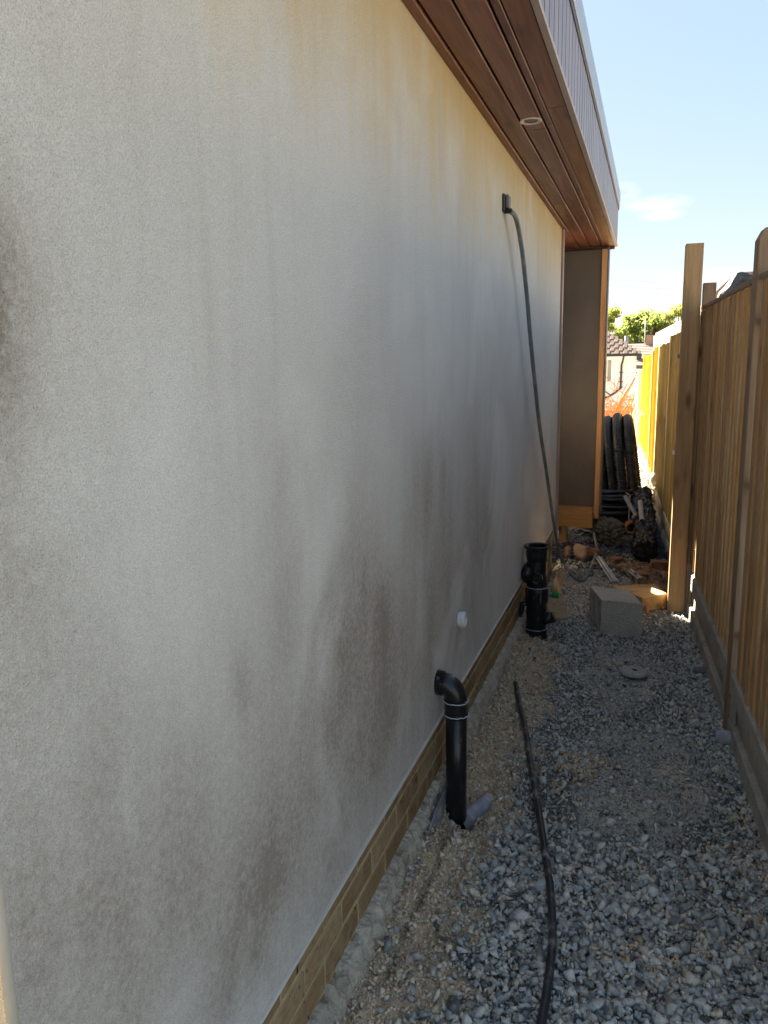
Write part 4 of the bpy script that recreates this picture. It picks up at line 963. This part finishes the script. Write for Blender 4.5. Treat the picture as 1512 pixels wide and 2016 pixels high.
# brick house with long tiled roof
bh = thing('brick_house', 'brown brick house with brown ridged tile roof and an aerial, right of the white house', 'house', (-1.9, 52, -3.2))
M_farbrick = NT('far_brickwork'); vv_ = M_farbrick.coords((1, 1, 1), False); bt = M_farbrick.n('ShaderNodeTexBrick'); M_farbrick.put(bt.inputs['Vector'], M_farbrick.coords((1, 1, 1), False))
rot_ = M_farbrick.n('ShaderNodeMapping'); rot_.inputs['Rotation'].default_value = (math.radians(90), 0, 0); M_farbrick.put(rot_.inputs[0], M_farbrick.obj()); M_farbrick.t.links.new(rot_.outputs[0], bt.inputs['Vector'])
bt.inputs['Scale'].default_value = 4.4; bt.inputs['Color1'].default_value = (.23, .12, .075, 1); bt.inputs['Color2'].default_value = (.30, .17, .11, 1); bt.inputs['Mortar'].default_value = (.34, .28, .22, 1)
M_farbrick = M_farbrick.done(bt.outputs[0], .9)
span('wall', bh, M_farbrick, 0, 9, 0, 7, 0, 4.30, 0)
span('eaves_board', bh, gt, -.2, 9.2, -.42, -.30, 4.24, 4.40, .01)
rp = ob('roof', mesh('roof', [(-.2, -.4, 4.40), (9.2, -.4, 4.40), (9.2, 3.5, 5.75), (-.2, 3.5, 5.75), (-.2, 7.4, 4.40), (9.2, 7.4, 4.40)], [(0, 1, 2, 3), (3, 2, 5, 4), (0, 3, 4), (1, 5, 2), (0, 4, 5, 1)], M_tile2), bh)
for k in range(13):
    t_ = k / 13
    ob('tile_course', box('tile_course', 9.4, .34, .07, M_tile2, .012), rp, (4.5, -.4 + 3.9 * t_ + .15, 4.40 + 1.35 * t_ + .085), (math.radians(12), 0, 0))
ch = ob('chimney', box('chimney', .55, .55, .9, M_farbrick, .02), bh, (1.65, 3.5, 5.9))
ob('flashing', box('flashing', .75, .7, .2, plain('lead_flashing', (.38, .40, .44), .5), .02), ch, (.0, -.1, -.35))
ob('aerial', tube('aerial', [(1.30, 3.2, 5.5), (1.30, 3.2, 7.4)], .03, plain('aerial_metal', (.5, .5, .5), .4), 6), bh)
ob('meter_box', box('meter_box', .38, .12, .55, M_wframe, .02), bh, (.92, -.07, 3.95))
ob('dormer_vent', box('dormer_vent', .35, .35, .25, gt, .03), bh, (1.0, .6, 4.95))

# ---- trees
def leaf_mat(name, c1, c2):
    m = NT(name); c = m.mix(m.island(), c1, c2)
    d = m.n('ShaderNodeBsdfTranslucent'); m.put(d.inputs[0], m.mix(.5, c, (.45, .52, .10))); mxs = m.n('ShaderNodeMixShader'); mxs.inputs[0].default_value = .55
    mt = m.done(c, .6); o_ = m.t.nodes['Material Output']; m.t.links.new(m.b.outputs[0], mxs.inputs[1]); m.t.links.new(d.outputs[0], mxs.inputs[2]); m.t.links.new(mxs.outputs[0], o_.inputs[0]); return mt
M_leaf = leaf_mat('leaves', (.09, .13, .035), (.17, .21, .06)); M_leaf2 = leaf_mat('leaves_yellowish', (.15, .18, .04), (.26, .26, .08))
M_bark = plain('bark', (.10, .085, .065), .9, .3, 6, .02, 10)
def tree(label, x, y, z0, top, rad, mat, seed, dens=5200, leaf=.16):
    rs = np.random.default_rng(seed); pr_ = random.Random(seed)
    T = thing('tree', label, 'tree', (x, y, z0), group='trees on the skyline beyond the houses')
    h = top - z0; V = []; F = []
    def limb(p, q, r0, r1):
        mid = (Vector(p) + Vector(q)) / 2 + Vector((pr_.uniform(-.2, .2), pr_.uniform(-.2, .2), 0)) * rad * .3
        v, f = tube_vf([p, tuple(mid), q], lambda t: r0 + (r1 - r0) * t, 6, False, True, len(V)); V.extend(v); F.extend(f)
    limb((0, 0, 0), (0, 0, h * .55), .22, .13)
    cl = []
    for k in range(26):
        a = pr_.uniform(0, 6.28); rr = rad * math.sqrt(pr_.random()) * .85; zz = h * pr_.uniform(.38, .93); rr *= 1.1 - .65 * max(0, (zz / h - .6) / .4)
        q = (rr * math.cos(a), rr * math.sin(a), zz); limb((0, 0, h * pr_.uniform(.25, .5)), q, .08, .02); cl.append((q, rad * pr_.uniform(.16, .34)))
    ob('trunk', mesh('trunk', V, F, M_bark, True), T)
    ci = rs.integers(0, len(cl), dens); C = np.array([c[0] for c in cl])[ci]; R_ = np.array([c[1] for c in cl])[ci]
    d = rs.normal(0, 1, (dens, 3)); d /= np.linalg.norm(d, axis=1)[:, None]; P = C + d * (R_ * rs.random(dens) ** .45)[:, None] * np.array([1.2, 1.2, .8])
    u = rs.normal(0, 1, (dens, 3)); u /= np.linalg.norm(u, axis=1)[:, None]; w_ = np.cross(u, rs.normal(0, 1, (dens, 3))); w_ /= np.linalg.norm(w_, axis=1)[:, None]
    s_ = leaf * rs.uniform(.5, 1.1, dens)[:, None]
    q = np.stack([P - u * s_, P + w_ * s_ * .5, P + u * s_, P - w_ * s_ * .5], 1).reshape(-1, 3)
    o = ob('crown', np_mesh('crown', q, np.arange(dens * 4).reshape(-1, 4), mat), T)
    o['kind'] = 'stuff'
tree('left bright tree partly hidden behind the bay', -4.3, 70, -3.2, 6.2, 2.4, M_leaf2, 1, 10000, .17)
tree('loose broad tree above the roof of the brick house', -.5, 72, -3.2, 5.9, 2.9, M_leaf, 2, 11000, .16)
tree('thin low tree between the white house and the broad tree', -2.4, 74, -3.2, 4.6, 2.3, M_leaf, 3, 8000, .16)
tree('pale tree just left of the tall post top', 2.0, 68, -3.2, 6.3, 2.0, M_leaf2, 4, 8000, .16)
tree('bushy tree right behind the brick house chimney', .9, 76, -3.2, 4.9, 2.6, M_leaf, 5, 9000, .17)
tree('far low tree closing the skyline behind the white house', -6.5, 78, -3.2, 5.0, 2.6, M_leaf2, 6, 2600, .2)
# overhead wires
for k, (zl, zr) in enumerate([(5.80, 5.43), (5.49, 5.13), (5.15, 4.82), (4.31, 4.20)]):
    sl_ = (zr - zl) / 3.3; z0_ = zl + sl_ * 2.4
    me = tube('overhead_wire', [(x_, 45, z0_ + sl_ * x_ + .0006 * x_ * x_) for x_ in np.linspace(-25, 25, 14)], .007, plain('wire', (.25, .25, .27), .6), 5)
    thing('overhead_wire', ['topmost thin overhead wire crossing the sky', 'second thin overhead wire from the top', 'third thin overhead wire from the top', 'lowest overhead wire just above the trees'][k], 'wire', group='overhead wires across the sky', me=me)
